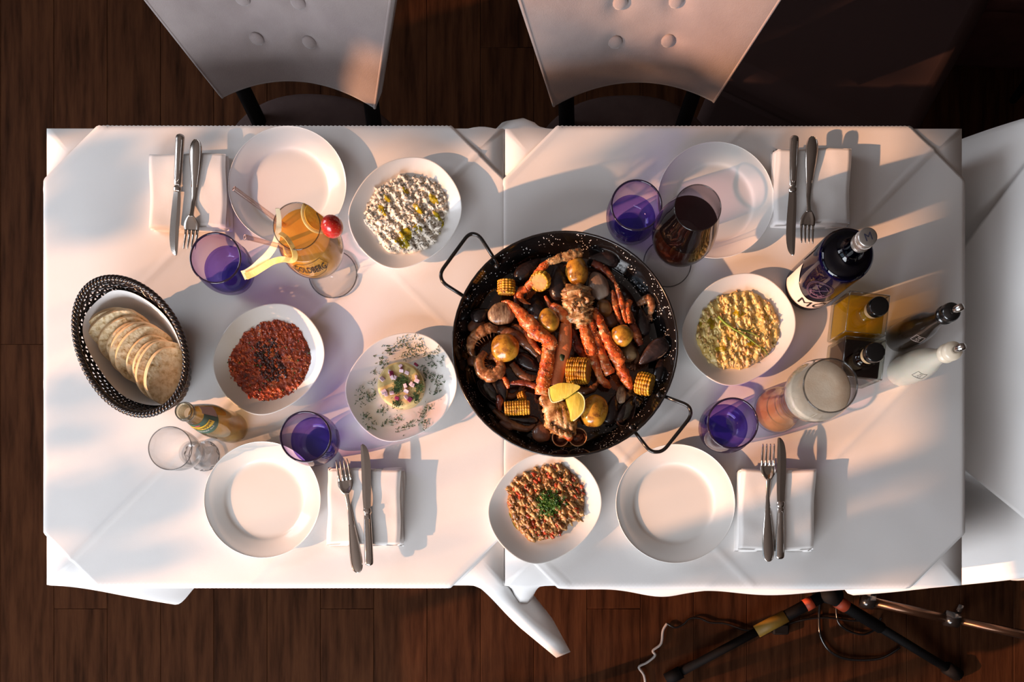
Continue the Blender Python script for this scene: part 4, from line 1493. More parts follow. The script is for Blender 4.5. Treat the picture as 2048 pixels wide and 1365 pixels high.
link('crest', wrap_patch('crest', bp_, ta - 0.20, 0.22, lambda u: 0.1465 - 0.0 * u, lambda u: 0.1500, 0.0008), pbr('red_print', (0.55, 0.07, 0.09), 0.5), lb)
link('back_panel', wrap_patch('back_panel', bp_, ta + 1.65, 0.40, lambda u: 0.122, lambda u: 0.160, 0.0008), pbr('mauve_label', (0.40, 0.30, 0.28), 0.5), lb)

# ------------------------------------------------------------- blue water bottle
c = at(1615.4, 575.2)
mb = thing('blue_bottle', 'cobalt blue bottle with a cream wave label and silver cap', 'bottle', (c.x, c.y, T + ZT))
bo = smooth_prof([(0.036, 0.0), (0.0415, 0.004), (0.0425, 0.012), (0.0425, 0.06), (0.0425, 0.11), (0.0425, 0.146), (0.0405, 0.156), (0.034, 0.162), (0.023, 0.166), (0.0165, 0.172), (0.0135, 0.180), (0.0125, 0.205)], 7)
cut = [q for q in bo if q[1] <= 0.1562]
link('glass_body', lathe('glass_body', cut, 72), g_blue, mb)
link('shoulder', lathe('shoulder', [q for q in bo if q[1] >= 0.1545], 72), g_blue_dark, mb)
link('glass_bottom', lathe('glass_bottom', [(0.0001, 0.003), (0.036, 0.001), (0.0415, 0.004)], 64), g_blue, mb)
link('liquid', lathe('liquid', [(0.0001, 0.006), (0.0395, 0.007), (0.0402, 0.14), (0.0370, 0.153), (0.0001, 0.1535)], 56), clear('blue_liquid', (0.30, 0.22, 0.62), (0.06, 0.04, 0.25), gloss=0.2, milk=(0.08, 0.05, 0.30), milkf=0.35), mb)
capm = pbr('brushed_silver_cap', (0.62, 0.58, 0.54), 0.32, 0.85, bump=0.1, bscale=400)
cp_ = link('cap', lathe('cap', smooth_prof([(0.0135, 0.198), (0.0140, 0.1995), (0.0138, 0.203), (0.0142, 0.205), (0.0142, 0.221), (0.0136, 0.2245), (0.0115, 0.2255)], 4) + [(0.0001, 0.2255)], 48), capm, mb)
for z in (0.2015, 0.2045, 0.218): rim_ring('cap_groove', 0.01415, z, 0.00035, steel, cp_)
g = [tube_geo([(0.0143 * math.cos(2 * PI * k / 60), 0.0143 * math.sin(2 * PI * k / 60), 0.208), (0.0143 * math.cos(2 * PI * k / 60), 0.0143 * math.sin(2 * PI * k / 60), 0.216)], 0.0003, n=5) for k in range(60)]
v, f = join_geo(g); o = link('cap_knurling', mesh('cap_knurling', v, f), steel, cp_); o['kind'] = 'stuff'
me = text_mesh('M', 0.017, 0.9)
for v_ in me.vertices: v_.co = Vector((v_.co.x, v_.co.y - 0.006, 0.2260))
me.transform(Matrix.Rotation(math.radians(20), 4, 'Z'))
link('monogram', me, pbr('dark_print', (0.05, 0.05, 0.09), 0.5), cp_)
cream = pbr('cream_label', (0.80, 0.68, 0.56), 0.55)
ma = math.radians(243)
lab = link('wave_label', wrap_patch('wave_label', bo, ma, 1.35, lambda u: 0.018 + 0.004 * u, lambda u: 0.052 + 0.022 * max(0, -u) ** 1.3 * 1.6 + 0.006 * u, 0.0005, n=40), cream, mb)
link('lettering', wrap(text_mesh('MÔR', 0.031, 1.02), bo, math.radians(272), 0.0265, 0.0012), ink, lab)
link('small_print', wrap(text_mesh('-- --- ---- -- ---', 0.0050, 0.9), bo, math.radians(270), 0.0212, 0.0010), pbr('grey_print', (0.25, 0.2, 0.2), 0.6), lab)
gp = MATS['grey_print']
for q in range(6):
    link('small_print', wrap(text_mesh('- - -- --- -- ---- -- --', 0.0035, 0.8), bo, math.radians(218), 0.052 - q * 0.0035, 0.0010, rot=0), gp, lab)
link('white_panel', wrap_patch('white_panel', bo, math.radians(182), 0.28, lambda u: 0.052, lambda u: 0.078 - 0.010 * u, 0.0009), lab_w, lab)
# oval emblem printed on the glass
emb = []
for (rx, rz_) in ((0.0205, 0.030), (0.0185, 0.0275)):
    pts = []
    for k in range(56):
        a = 2 * PI * k / 56
        x, z = rx * math.cos(a), 0.098 + rz_ * math.sin(a)
        r = 0.0425 + 0.0006
        t_ = math.radians(243) + x / 0.0425
        pts.append((r * math.cos(t_), r * math.sin(t_), z))
    emb.append(tube_geo(pts, 0.00035, n=5, closed=True))
def onb(x, z, off=0.0007):
    t_ = math.radians(243) + x / 0.0425
    return (( 0.0425 + off) * math.cos(t_), (0.0425 + off) * math.sin(t_), z)
for (x0, z0, x1, z1) in ((-0.010, 0.085, 0.010, 0.112), (0.010, 0.085, -0.010, 0.112), (-0.012, 0.108, -0.004, 0.118), (0.012, 0.108, 0.004, 0.118), (-0.008, 0.080, 0.008, 0.080), (-0.012, 0.090, -0.006, 0.076), (0.012, 0.090, 0.006, 0.076)):
    emb.append(tube_geo([onb(x0 + (x1 - x0) * k / 6, z0 + (z1 - z0) * k / 6 + 0.001 * math.sin(k * 2)) for k in range(7)], 0.0007, n=5))
for q in range(4):
    pts = [onb(-0.009 + 0.006 * q + 0.0022 * math.cos(k * 0.6), 0.082 + 0.0022 * math.sin(k * 0.6)) for k in range(11)]
    emb.append(tube_geo(pts, 0.0004, n=5))
v, f = join_geo(emb)
link('emblem', mesh('emblem', v, f), pbr('pale_print', (0.20, 0.10, 0.16), 0.5), mb)

# ------------------------------------------------------------- square cruet bottles
def cruet(px, py, rz, tint, edge, milk, mf, label, name, liq):
    c = at(px, py)
    t = thing(name, label, 'bottle', (c.x, c.y, T + ZT), math.radians(rz), 'square glass cruets')
    a = 0.0345
    gl = clear(liq + '_cruet_glass', (0.93, 0.94, 0.90), (0.42, 0.43, 0.34), gloss=1.1)
    link('glass_body', box('glass_body', -a, a, -a, a, 0, 0.0745, 0.0035, 3), gl, t)
    lm = clear(liq + '_liquid', tint, edge, gloss=0.5, milk=milk, milkf=mf)
    lz = 0.068
    link(liq, box(liq, -a + 0.004, a - 0.004, -a + 0.004, a - 0.004, 0.005, lz, 0.003, 2), lm, t)
    for sx in (-1, 1):
        for sy in (-1, 1):
            link('glass_edge', tube('glass_edge', [(sx * (a - 0.0016), sy * (a - 0.0016), 0.003), (sx * (a - 0.0016), sy * (a - 0.0016), 0.0735)], 0.0011, n=8), g_thick, t)
    for sx in (-1, 1):
        link('glass_edge', tube('glass_edge', [(sx * (a - 0.0016), -a + 0.002, 0.0735), (sx * (a - 0.0016), a - 0.002, 0.0735)], 0.0011, n=8), g_thick, t)
        link('glass_edge', tube('glass_edge', [(-a + 0.002, sx * (a - 0.0016), 0.0735), (a - 0.002, sx * (a - 0.0016), 0.0735)], 0.0011, n=8), g_thick, t)
    link('neck', lathe('neck', smooth_prof([(0.020, 0.0742), (0.0150, 0.0765), (0.0128, 0.082), (0.0128, 0.094)], 5), 40), gl, t)
    link('neck_liquid', lathe('neck_liquid', [(0.0118, 0.068), (0.0116, 0.080), (0.0001, 0.080)], 32), lm, t)
    link('cork', lathe('cork', [(0.0125, 0.088), (0.0135, 0.090), (0.0135, 0.104), (0.0001, 0.104)], 40), noisy('cork_wood', [(0.3, (0.60, 0.38, 0.18)), (0.7, (0.72, 0.50, 0.28))], scale=90, rough=0.8) if 'cork_wood' not in MATS else MATS['cork_wood'], t)
    link('cap', lathe('cap', smooth_prof([(0.0152, 0.102), (0.0160, 0.1035), (0.0160, 0.112), (0.0148, 0.1150), (0.0120, 0.1158)], 4) + [(0.0001, 0.1158)], 48), black_gloss, t)
    return t
cruet(1695, 652, -6.5, (0.95, 0.80, 0.10), (0.62, 0.45, 0.03), (0.72, 0.55, 0.02), 0.26, 'square bottle of yellow olive oil with a round black cap', 'oil_cruet', 'olive_oil')
cruet(1688, 736, -6.5, (0.05, 0.010, 0.006), (0.02, 0.003, 0.002), (0.012, 0.003, 0.002), 0.6, 'square bottle of dark vinegar with a round black cap', 'vinegar_cruet', 'vinegar')

# ------------------------------------------------------------- spouted dressing bottles
def spout_bottle(px, py, k, body, collar, print_m, label, name):
    c = at(px, py)
    t = thing(name, label, 'bottle', (c.x, c.y, T + ZT), 0, 'slim dressing bottles with metal spouts')
    pr = smooth_prof([(0.020, 0.0), (0.0245 * k, 0.004), (0.0265 * k, 0.030), (0.0258 * k, 0.060), (0.0215 * k, 0.088), (0.0145, 0.112), (0.0118, 0.132), (0.0118, 0.140)], 7)
    link('glass_body', lathe('glass_body', pr, 56), body, t)
    cl = smooth_prof([(0.0124, 0.138), (0.0150, 0.141), (0.0150, 0.146), (0.0130, 0.149), (0.0138, 0.152), (0.0152, 0.156), (0.0138, 0.162), (0.008, 0.166), (0.0052, 0.1665)], 5) + [(0.0001, 0.1665)]
    link('collar', lathe('collar', cl, 40), collar, t)
    sp = link('spout', tube('spout', [(0, 0, 0.164), (0.002, 0.001, 0.170), (0.005, 0.002, 0.176), (0.007, 0.003, 0.179)], [0.0054, 0.0058, 0.0062, 0.0045], n=16), steel, t)
    da = math.radians(243)
    for (s_, sz, z0) in (('IIIIII', 0.0042, 0.083), ('II IS', 0.0050, 0.0775), ('= 8 S', 0.0045, 0.073)):
        link('lettering', wrap(text_mesh(s_, sz, 0.9), pr, da + 0.1, z0, 0.0006), print_m, t)
    sq = [(-0.0085, 0.0715), (0.0085, 0.0715), (0.0085, 0.088), (-0.0085, 0.088)]
    pts = []
    for (x0, z0), (x1, z1) in zip(sq, sq[1:] + sq[:1]):
        for q in range(4):
            x, z = x0 + (x1 - x0) * q / 4, z0 + (z1 - z0) * q / 4
            r = prof_r(pr, z) + 0.0004
            a = da + 0.1 + x / 0.024
            pts.append((r * math.cos(a), r * math.sin(a), z))
    link('label_frame', tube('label_frame', pts, 0.0003, n=5, closed=True), print_m, t)
    return t
dark_gl = noisy('dark_dressing_glass', [(0.3, (0.010, 0.006, 0.005)), (0.7, (0.022, 0.012, 0.006))], scale=10, rough=0.15, bump=0.0, coat=0.6)
white_gl = noisy('milky_dressing_glass', [(0.3, (0.62, 0.57, 0.46)), (0.7, (0.68, 0.62, 0.51))], scale=10, rough=0.15, bump=0.0, coat=0.5, sub=0.2)
spout_bottle(1795.6, 677.8, 1.0, dark_gl, black_gloss, pbr('pale_lettering', (0.62, 0.48, 0.42), 0.5), 'dark brown dressing bottle with a small metal spout', 'dark_dressing_bottle')
spout_bottle(1798.8, 745.9, 1.02, white_gl, pbr('cream_collar', (0.85, 0.72, 0.55), 0.35, coat=0.3), pbr('dark_lettering', (0.06, 0.05, 0.045), 0.5), 'milky white dressing bottle with a small metal spout', 'white_dressing_bottle')
# ------------------------------------------------------------- spreads on the plates
def mound(name, label, cat, outl, cpx, z0, hgt, mat, ridge=None, lump=0.0025, lfreq=120, edge=0.16, seed=0.0, nr=46, na=190, dip=0.0, jag=0.05):
    """outl: outline pixels; returns (object, height function in world xy)"""
    pr = poly_r(outl, cpx)
    c = P(cpx[0], cpx[1], z0 + hgt * 0.5)
    k = K(z0 + hgt * 0.5)
    base = T + ZT + z0
    def rad(t):
        return pr(t) * k * (1 + jag * noise.noise(Vector((math.cos(t) * 4, math.sin(t) * 4, seed))) + jag * 0.6 * noise.noise(Vector((math.cos(t) * 14, math.sin(t) * 14, seed))))
    def hf(x, y):
        r = math.hypot(x, y); t = math.atan2(y, x)
        q = min(r / rad(t), 1.0)
        prof = min(1.0, (1 - q) / edge)
        prof = math.sqrt(max(0, 1 - (1 - prof) ** 2))
        h = hgt * prof * (1 - 0.25 * q * q)
        if dip:
            h -= dip * math.exp(-(r / 0.02) ** 2)
        if ridge:
            ang, wl, amp = ridge
            d = x * math.cos(ang) + y * math.sin(ang) + 0.010 * noise.noise(Vector((x * 25, y * 25, seed)))
            w_ = math.sin(2 * PI * d / wl)
            h += amp * w_ * prof * (0.6 + 0.9 * noise.noise(Vector((x * 30, y * 30, seed + 9))))
        h += lump * prof * (noise.noise(Vector((x * lfreq, y * lfreq, seed))) + 0.6 * noise.noise(Vector((x * lfreq * 2.3, y * lfreq * 2.3, seed + 3))) + 0.3)
        return max(h, 0.0004)
    vs = [(c.x, c.y, base + hf(0, 0))]
    fs = []
    for i in range(1, nr + 1):
        q = (i / nr) ** 0.85
        for a in range(na):
            t = 2 * PI * a / na
            r = rad(t) * q
            x, y = r * math.cos(t), r * math.sin(t)
            z = hf(x * 0.999, y * 0.999) if i < nr else -0.0005
            vs.append((c.x + x, c.y + y, base + z))
    for a in range(na):
        fs.append((0, 1 + a, 1 + (a + 1) % na))
    for i in range(nr - 1):
        for a in range(na):
            b = (a + 1) % na
            fs.append((1 + i * na + a, 1 + (i + 1) * na + a, 1 + (i + 1) * na + b, 1 + i * na + b))
    o = link(name, mesh(name, vs, fs), mat, world=True)
    tag(o, label, cat)
    return o, (lambda X, Y: base + hf(X - c.x, Y - c.y)), c, rad

def scatter(par, name, m, n, c, rad, hf, size, ico=None, qmax=0.96, flat=0.6, lift=0.3, mask=None, long=1.0, ang=None):
    pl = []
    tries = 0
    while len(pl) < n and tries < n * 12:
        tries += 1
        t = random.uniform(0, 2 * PI)
        q = math.sqrt(random.random()) * qmax
        r = rad(t) * q
        x, y = c.x + r * math.cos(t), c.y + r * math.sin(t)
        if mask and not mask(x - c.x, y - c.y): continue
        s = random.uniform(*size)
        pl.append((x, y, hf(x, y) + s * lift * 0.5, s * random.uniform(0.8, 1.3) * long, s * random.uniform(0.7, 1.1), s * flat, random.uniform(0, PI) if ang is None else ang + random.uniform(-0.4, 0.4), random.uniform(-0.6, 0.6)))
    g = link(name, many(name, pl, ico), m, par, world=True)
    g['kind'] = 'stuff'
    return g
def zoomp(pts, ox, oy, sc):
    return [(ox + x / sc, oy + y / sc) for x, y in pts]

oil = clear('olive_oil_film', (0.80, 0.70, 0.10), (0.60, 0.50, 0.05), gloss=1.2, milk=(0.50, 0.40, 0.02), milkf=0.45)
white_ch = noisy('white_cheese', [(0.3, (0.52, 0.45, 0.36)), (0.5, (0.80, 0.72, 0.60)), (0.7, (0.84, 0.77, 0.66))], scale=90, rough=0.5, bump=0.5, bscale=220, coat=0.15)
blackseed = pbr('black_seed', (0.025, 0.02, 0.015), 0.5)
# 1 white cheese
OL = zoomp([(230, 740), (270, 640), (330, 480), (430, 380), (520, 340), (640, 240), (760, 260), (850, 320), (960, 310), (1060, 390), (1150, 520), (1130, 660), (1080, 800), (1020, 950), (940, 1050), (830, 1070), (770, 1110), (690, 1080), (600, 1080), (520, 1110), (440, 1000), (370, 900), (290, 820)], 680, 300, 5.25)
ch, hf, c, rad = mound('cheese_spread', 'crumbly white cheese dip flecked with black and drizzled with olive oil', 'dip', OL, (812, 430), 0.004, 0.013, white_ch, ridge=(math.radians(40), 0.0165, 0.0024), lump=0.0042, lfreq=150, seed=1.0, jag=0.07)
scatter(ch, 'cheese_crumbs', white_ch, 360, c, rad, hf, (0.0016, 0.0046), ico=ICO2, lift=-0.3, long=1.3)
scatter(ch, 'black_seeds', blackseed, 900, c, rad, hf, (0.0004, 0.0010), lift=2.2, long=1.4)
def oilpool(par, spots, hf, c, z=0.0030, m=oil, fn='olive_oil'):
    """oil lying in the hollows: patches that follow the surface just above it"""
    pr_ = []
    for (px, py, a, b, ang) in spots:
        q = P(px, py, 0.014)
        vs, fs = [], []
        n, mm = 26, 6
        vs.append((q.x, q.y, hf(q.x, q.y) + z))
        for i in range(1, mm + 1):
            for k in range(n):
                t = 2 * PI * k / n
                w_ = 1 + 0.35 * noise.noise(Vector((math.cos(t) * 2, math.sin(t) * 2, px)))
                x, y = a * w_ * math.cos(t) * i / mm, b * w_ * math.sin(t) * i / mm
                x, y = x * math.cos(ang) - y * math.sin(ang), x * math.sin(ang) + y * math.cos(ang)
                X, Y = q.x + x, q.y + y
                hs = sum(hf(X + dx, Y + dy) for dx, dy in ((0, 0), (.002, 0), (-.002, 0), (0, .002), (0, -.002))) / 5
                vs.append((X, Y, hs + z * (1 - 0.75 * (i / mm) ** 3)))
        for k in range(n):
            fs.append((0, 1 + k, 1 + (k + 1) % n))
        for i in range(mm - 1):
            for k in range(n):
                k2 = (k + 1) % n
                fs.append((1 + i * n + k, 1 + (i + 1) * n + k, 1 + (i + 1) * n + k2, 1 + i * n + k2))
        pr_.append((vs, fs))
    for g in pr_:
        link(fn, mesh(fn, *g), m, par, world=True)
A = math.radians(-50)
oilpool(ch, [(766, 424, 0.013, 0.006, A), (812, 470, 0.013, 0.010, A), (838, 422, 0.013, 0.005, A), (868, 402, 0.011, 0.006, A), (806, 488, 0.014, 0.008, math.radians(-25)), (836, 460, 0.009, 0.006, A), (876, 435, 0.011, 0.004, A), (775, 400, 0.009, 0.004, A), (812, 384, 0.008, 0.004, A), (888, 456, 0.004, 0.014, 0.0), (880, 472, 0.004, 0.008, -0.4)], hf, c)

# 2 tomato relish
red_m = noisy('tomato_relish', [(0.28, (0.06, 0.010, 0.004)), (0.45, (0.26, 0.030, 0.008)), (0.6, (0.42, 0.065, 0.012)), (0.75, (0.52, 0.14, 0.02))], scale=70, rough=0.22, bump=0.8, bscale=240, coat=0.5, dist=0.003)
red_b = noisy('tomato_bits', [(0.3, (0.34, 0.03, 0.006)), (0.6, (0.52, 0.08, 0.012)), (0.8, (0.62, 0.20, 0.02))], scale=50, rough=0.2, bump=0.2, coat=0.5)
dark_b = pbr('dark_relish', (0.045, 0.010, 0.007), 0.35, coat=0.3)
herb = noisy('chopped_herb', [(0.3, (0.025, 0.06, 0.006)), (0.7, (0.09, 0.16, 0.02))], scale=120, rough=0.5, bump=0)
OL = zoomp([(165, 680), (230, 560), (280, 430), (380, 330), (500, 260), (640, 230), (760, 200), (900, 240), (1010, 290), (1100, 390), (1170, 520), (1215, 600), (1200, 740), (1160, 880), (1090, 1020), (980, 1140), (850, 1170), (700, 1210), (560, 1215), (420, 1140), (300, 1060), (210, 930), (165, 820)], 420, 600, 5.688)
rl, hf, c, rad = mound('tomato_relish', 'coarse red tomato and pepper relish with a dark centre', 'dip', OL, (541, 724), 0.004, 0.0075, red_m, lump=0.0022, lfreq=170, seed=5.0, jag=0.05, dip=0.002)
scatter(rl, 'relish_bits', red_b, 600, c, rad, hf, (0.0010, 0.0030), ico=ICO2, lift=0.0)
scatter(rl, 'dark_bits', dark_b, 170, c, rad, hf, (0.0014, 0.004), ico=ICO2, qmax=0.5, lift=0.2, flat=0.4, mask=lambda x, y: abs(x + 0.3 * y) < 0.022)
scatter(rl, 'green_bits', herb, 60, c, rad, hf, (0.0008, 0.0022), lift=1.0, flat=0.3)
oo = clear('edge_oil', (0.85, 0.62, 0.10), (0.6, 0.4, 0.05), gloss=1.0, milk=(0.42, 0.25, 0.01), milkf=0.5)
ph = lambda x, y: T + ZT + 0.0046
oilpool(rl, [(545, 643, 0.026, 0.006, 0.05), (485, 672, 0.013, 0.008, math.radians(50)), (468, 700, 0.005, 0.014, -0.2)], ph, c, z=0.0016, m=oo, fn='orange_oil')

# 3 puree cake
pur = noisy('yellow_puree', [(0.3, (0.60, 0.44, 0.16)), (0.6, (0.74, 0.56, 0.24)), (0.8, (0.80, 0.66, 0.34))], scale=60, rough=0.45, bump=0.3, bscale=160, coat=0.2)
c3_ = P(801.5, 771, 0.030)
prr = [(0.0385, 0.0), (0.0392, 0.004), (0.0388, 0.020), (0.0392, 0.026), (0.0380, 0.0292), (0.034, 0.0305)]
n = 96
vs, fs = [], []
for r, z in prr + [(0.026, 0.0300), (0.018, 0.0296), (0.009, 0.0302), (0.0005, 0.0300)]:
    for k in range(n):
        a = 2 * PI * k / n
        rr = r * (1 + 0.012 * noise.noise(Vector((math.cos(a) * 5, math.sin(a) * 5, z * 90))))
        zz = z + (0.0012 * noise.noise(Vector((rr * math.cos(a) * 120, rr * math.sin(a) * 120, 2))) if z > 0.028 else 0)
        vs.append((rr * math.cos(a), rr * math.sin(a), zz))
for i in range(len(prr) + 3):
    for k in range(n):
        k2 = (k + 1) % n
        fs.append((i * n + k, i * n + k2, (i + 1) * n + k2, (i + 1) * n + k))
pu = thing('puree_cake', 'round cake of yellow pea puree topped with red onion and dill', 'dip', (c3_.x, c3_.y, T + ZT + 0.0045))
link('puree', mesh('puree', vs, fs), pur, pu)
on_m = noisy('red_onion', [(0.35, (0.74, 0.60, 0.62)), (0.55, (0.72, 0.45, 0.52)), (0.72, (0.36, 0.05, 0.14))], scale=90, rough=0.3, bump=0.1, coat=0.3)
on_d = pbr('red_onion_skin', (0.33, 0.035, 0.11), 0.35)
opx = [(783, 749, 8, 1), (786, 756, 7, 0), (804, 742, 7, 0), (803, 739, 4, 1), (815, 747, 7, 0), (765, 760, 8, 0), (769, 785, 9, 0), (773, 790, 7, 0), (785, 788, 7, 0), (795, 798, 7, 1), (812, 773, 7, 0), (814, 783, 8, 0), (820, 800, 8, 1), (813, 796, 7, 0), (835, 763, 8, 0), (824, 770, 7, 0), (832, 730, 8, 1), (802, 733, 6, 0), (780, 745, 6, 0), (827, 772, 6, 0), (833, 755, 5, 0), (791, 757, 7, 0)]
for (px, py, s, d) in opx:
    hh = 0.034 if (px, py) != (832, 730) else 0.007
    p = P(px, py, hh)
    m_ = box('onion_piece', -s * K(0.03) * 0.62, s * K(0.03) * 0.62, -s * K(0.03) * 0.5, s * K(0.03) * 0.5, 0, 0.0032, 0.0006, 1)
    m_.transform(Matrix.Rotation(random.uniform(-0.5, 0.5), 4, 'X'))
    o = link('onion_piece', m_, on_d if d else on_m, pu)
    o.location = Vector(p) - Vector((c3_.x, c3_.y, T + ZT + 0.0045)) + Vector((0, 0, 0.0035 if hh > 0.02 else -0.003))
    o.rotation_euler = (0, 0, random.uniform(0, 3))
def sprigs(spots, z, n_each, spread, m, par, name, ln=(0.002, 0.005), zfn=None):
    pl = []
    for (px, py) in spots:
        for q in range(n_each):
            p = P(px + random.gauss(0, spread), py + random.gauss(0, spread), z)
            L_ = random.uniform(*ln)
            zz = zfn(p.x, p.y) if zfn else p.z
            if zz > T + 1: continue
            pl.append((p.x, p.y, zz + random.uniform(0.0, 0.0012), L_ / 2, random.uniform(0.0003, 0.0006), 0.0003, random.uniform(0, PI), random.uniform(-0.35, 0.35)))
    g = link(name, many(name, pl, CUBE, smooth=False), m, par, world=True)
    g['kind'] = 'stuff'
    return g
dill = noisy('dill_green', [(0.3, (0.020, 0.055, 0.014)), (0.7, (0.06, 0.12, 0.03))], scale=200, rough=0.6, bump=0)
sprigs([(795, 765), (800, 772), (805, 760), (793, 780), (812, 765), (838, 775), (836, 772), (832, 797), (793, 808)], 0.038, 55, 5, dill, pu, 'dill_tuft', zfn=lambda x, y: T + ZT + 0.0355)
def plate_z(x, y):
    x -= pl_puree.location.x; y -= pl_puree.location.y
    q = math.hypot(x, y) / (PR(math.atan2(y, x)) * K(0.022) / 5.25)
    zs = [(0, 0.0047), (0.55, 0.0052), (0.66, 0.0074), (0.78, 0.0132), (0.90, 0.0182), (0.99, 0.0222), (2, 0.0222)]
    if q > 0.95: return T + 5
    return T + ZT + 0.0012 + float(np.interp(q, [a for a, b in zs], [b for a, b in zs]))
dsc = sprigs([(779, 702), (784, 706), (776, 698), (760, 724), (768, 730), (763, 727), (743, 794), (741, 797), (746, 790), (739, 760 + 25), (735, 833), (731, 835), (742, 837), (763, 822), (767, 825), (770, 815), (778, 840), (785, 846), (798, 838), (743, 855), (748, 858), (770, 850), (853, 712), (858, 720), (862, 728), (866, 715), (869, 733), (855, 748), (850, 742), (862, 752), (868, 758), (874, 778), (870, 785), (850, 820), (846, 830), (858, 812), (846, 842), (854, 850), (858, 862), (849, 853), (800, 865), (806, 858), (822, 848), (826, 853), (722, 805), (724, 790), (722, 782), (880, 700), (877, 708), (886, 728), (805, 684), (815, 690), (828, 700), (833, 683), (843, 697), (795, 695), (830, 710), (818, 712), (752, 745), (805, 712), (838, 736), (746, 766), (815, 685), (838, 690), (848, 762), (878, 752), (880, 770)], 0.009, 8, 5.0, dill, None, 'scattered_dill', ln=(0.0020, 0.0055), zfn=plate_z)
dsc['kind'] = 'stuff'
tag(dsc, 'chopped dill scattered over the plate round the yellow puree cake', 'herbs')

# 4 aubergine salad
aub = noisy('aubergine_salad', [(0.30, (0.10, 0.035, 0.010)), (0.45, (0.26, 0.115, 0.035)), (0.58, (0.40, 0.20, 0.065)), (0.72, (0.50, 0.30, 0.12))], scale=60, rough=0.28, bump=0.6, bscale=200, coat=0.5, dist=0.003)
aub_l = noisy('pale_vegetable', [(0.3, (0.36, 0.17, 0.05)), (0.7, (0.58, 0.36, 0.14))], scale=60, rough=0.28, bump=0.3, coat=0.5)
aub_r = noisy('red_pepper_pieces', [(0.3, (0.40, 0.025, 0.010)), (0.7, (0.60, 0.09, 0.02))], scale=60, rough=0.22, bump=0.1, coat=0.6)
OL = zoomp([(245, 520), (290, 440), (270, 300), (330, 270), (400, 290), (480, 220), (600, 170), (700, 180), (800, 130), (860, 80), (970, 65), (1000, 140), (1075, 200), (1140, 310), (1200, 370), (1265, 480), (1220, 560), (1240, 700), (1220, 800), (1120, 800), (1060, 850), (980, 900), (980, 970), (880, 1000), (840, 1060), (760, 1070), (680, 1020), (620, 1090), (530, 1080), (460, 990), (380, 880), (310, 740), (290, 640)], 970, 910, 6.2)
au, hf, c, rad = mound('aubergine_salad', 'chopped aubergine and red pepper salad with parsley on top', 'salad', OL, (1091, 1003), 0.004, 0.012, aub, ridge=(math.radians(38), 0.0165, 0.0022), lump=0.0040, lfreq=110, seed=9.0, jag=0.06)
scatter(au, 'aubergine_pieces', aub_l, 240, c, rad, hf, (0.0020, 0.0052), ico=ICO2, lift=0.2, ang=math.radians(-52), long=1.6)
scatter(au, 'aubergine_pieces', aub, 260, c, rad, hf, (0.0018, 0.005), ico=ICO2, lift=0.3)
scatter(au, 'pepper_pieces', aub_r, 120, c, rad, hf, (0.0014, 0.0036), ico=ICO2, lift=0.8, ang=math.radians(-52), long=1.5)
scatter(au, 'green_bits', herb, 150, c, rad, hf, (0.0006, 0.0015), lift=1.6, flat=0.3)
oilpool(au, [(1077, 940, 0.013, 0.005, 0.3), (1032, 1050, 0.006, 0.014, 0.5), (1120, 1050, 0.010, 0.006, 0.7), (1022, 1030, 0.004, 0.010, 0.3)], ph, c, z=0.002, m=oil)
# parsley heap: small leaf blades
pars = noisy('parsley_leaf', [(0.3, (0.03, 0.10, 0.010)), (0.6, (0.09, 0.20, 0.02)), (0.8, (0.22, 0.34, 0.04))], scale=150, rough=0.4, bump=0, spec=0.5)
LEAF = (np.array([(-1, 0, 0), (-0.3, 0.55, 0.12), (0.4, 0.40, 0.10), (1, 0, -0.1), (0.4, -0.40, 0.10), (-0.3, -0.55, 0.12), (0, 0, -0.05)], float), np.array([(0, 6, 1), (1, 6, 2), (2, 6, 3), (3, 6, 4), (4, 6, 5), (5, 6, 0)]))
pl = []
for q in range(760):
    a = random.uniform(0, 2 * PI); r = abs(random.gauss(0, 0.58))
    if r > 1.1: continue
    px = 1098 + 33 * r * math.cos(a); py = 1008 + 30 * r * math.sin(a)
    p = P(px, py, 0.02)
    s = random.uniform(0.0020, 0.0040)
    pl.append((p.x, p.y, hf(p.x, p.y) + 0.0025 + 0.009 * max(0, 1 - r) * random.random(), s, s * 0.8, s, random.uniform(0, 2 * PI), random.uniform(-0.9, 0.9)))
g = link('parsley', many('parsley', pl, LEAF, smooth=False), pars, au, world=True); g['kind'] = 'stuff'

# 5 pale salad
egg = noisy('pale_salad', [(0.28, (0.46, 0.29, 0.06)), (0.42, (0.66, 0.46, 0.13)), (0.6, (0.78, 0.60, 0.21)), (0.8, (0.85, 0.70, 0.34))], scale=75, rough=0.38, bump=0.6, bscale=190, coat=0.3, dist=0.003)
egg_l = noisy('pale_salad_pieces', [(0.3, (0.72, 0.53, 0.17)), (0.7, (0.85, 0.70, 0.34))], scale=50, rough=0.35, bump=0.2, coat=0.3)
egg_o = noisy('orange_salad_pieces', [(0.3, (0.60, 0.32, 0.10)), (0.7, (0.74, 0.48, 0.20))], scale=50, rough=0.35, bump=0.2, coat=0.3)
OL = zoomp([(215, 800), (240, 700), (300, 560), (290, 470), (340, 400), (420, 340), (560, 310), (610, 280), (700, 215), (780, 240), (900, 245), (970, 310), (1060, 330), (1120, 400), (1160, 520), (1190, 640), (1190, 760), (1140, 880), (1090, 960), (1000, 1020), (930, 1070), (780, 1140), (700, 1150), (620, 1100), (560, 1120), (500, 1140), (430, 1110), (350, 1030), (270, 900)], 1350, 540, 5.688)
eg, hf, c, rad = mound('pale_salad', 'pale yellow spread in ridges with a chive crossing it', 'salad', OL, (1475, 662), 0.004, 0.013, egg, ridge=(math.radians(12), 0.0185, 0.0022), lump=0.0034, lfreq=85, seed=13.0, jag=0.05)
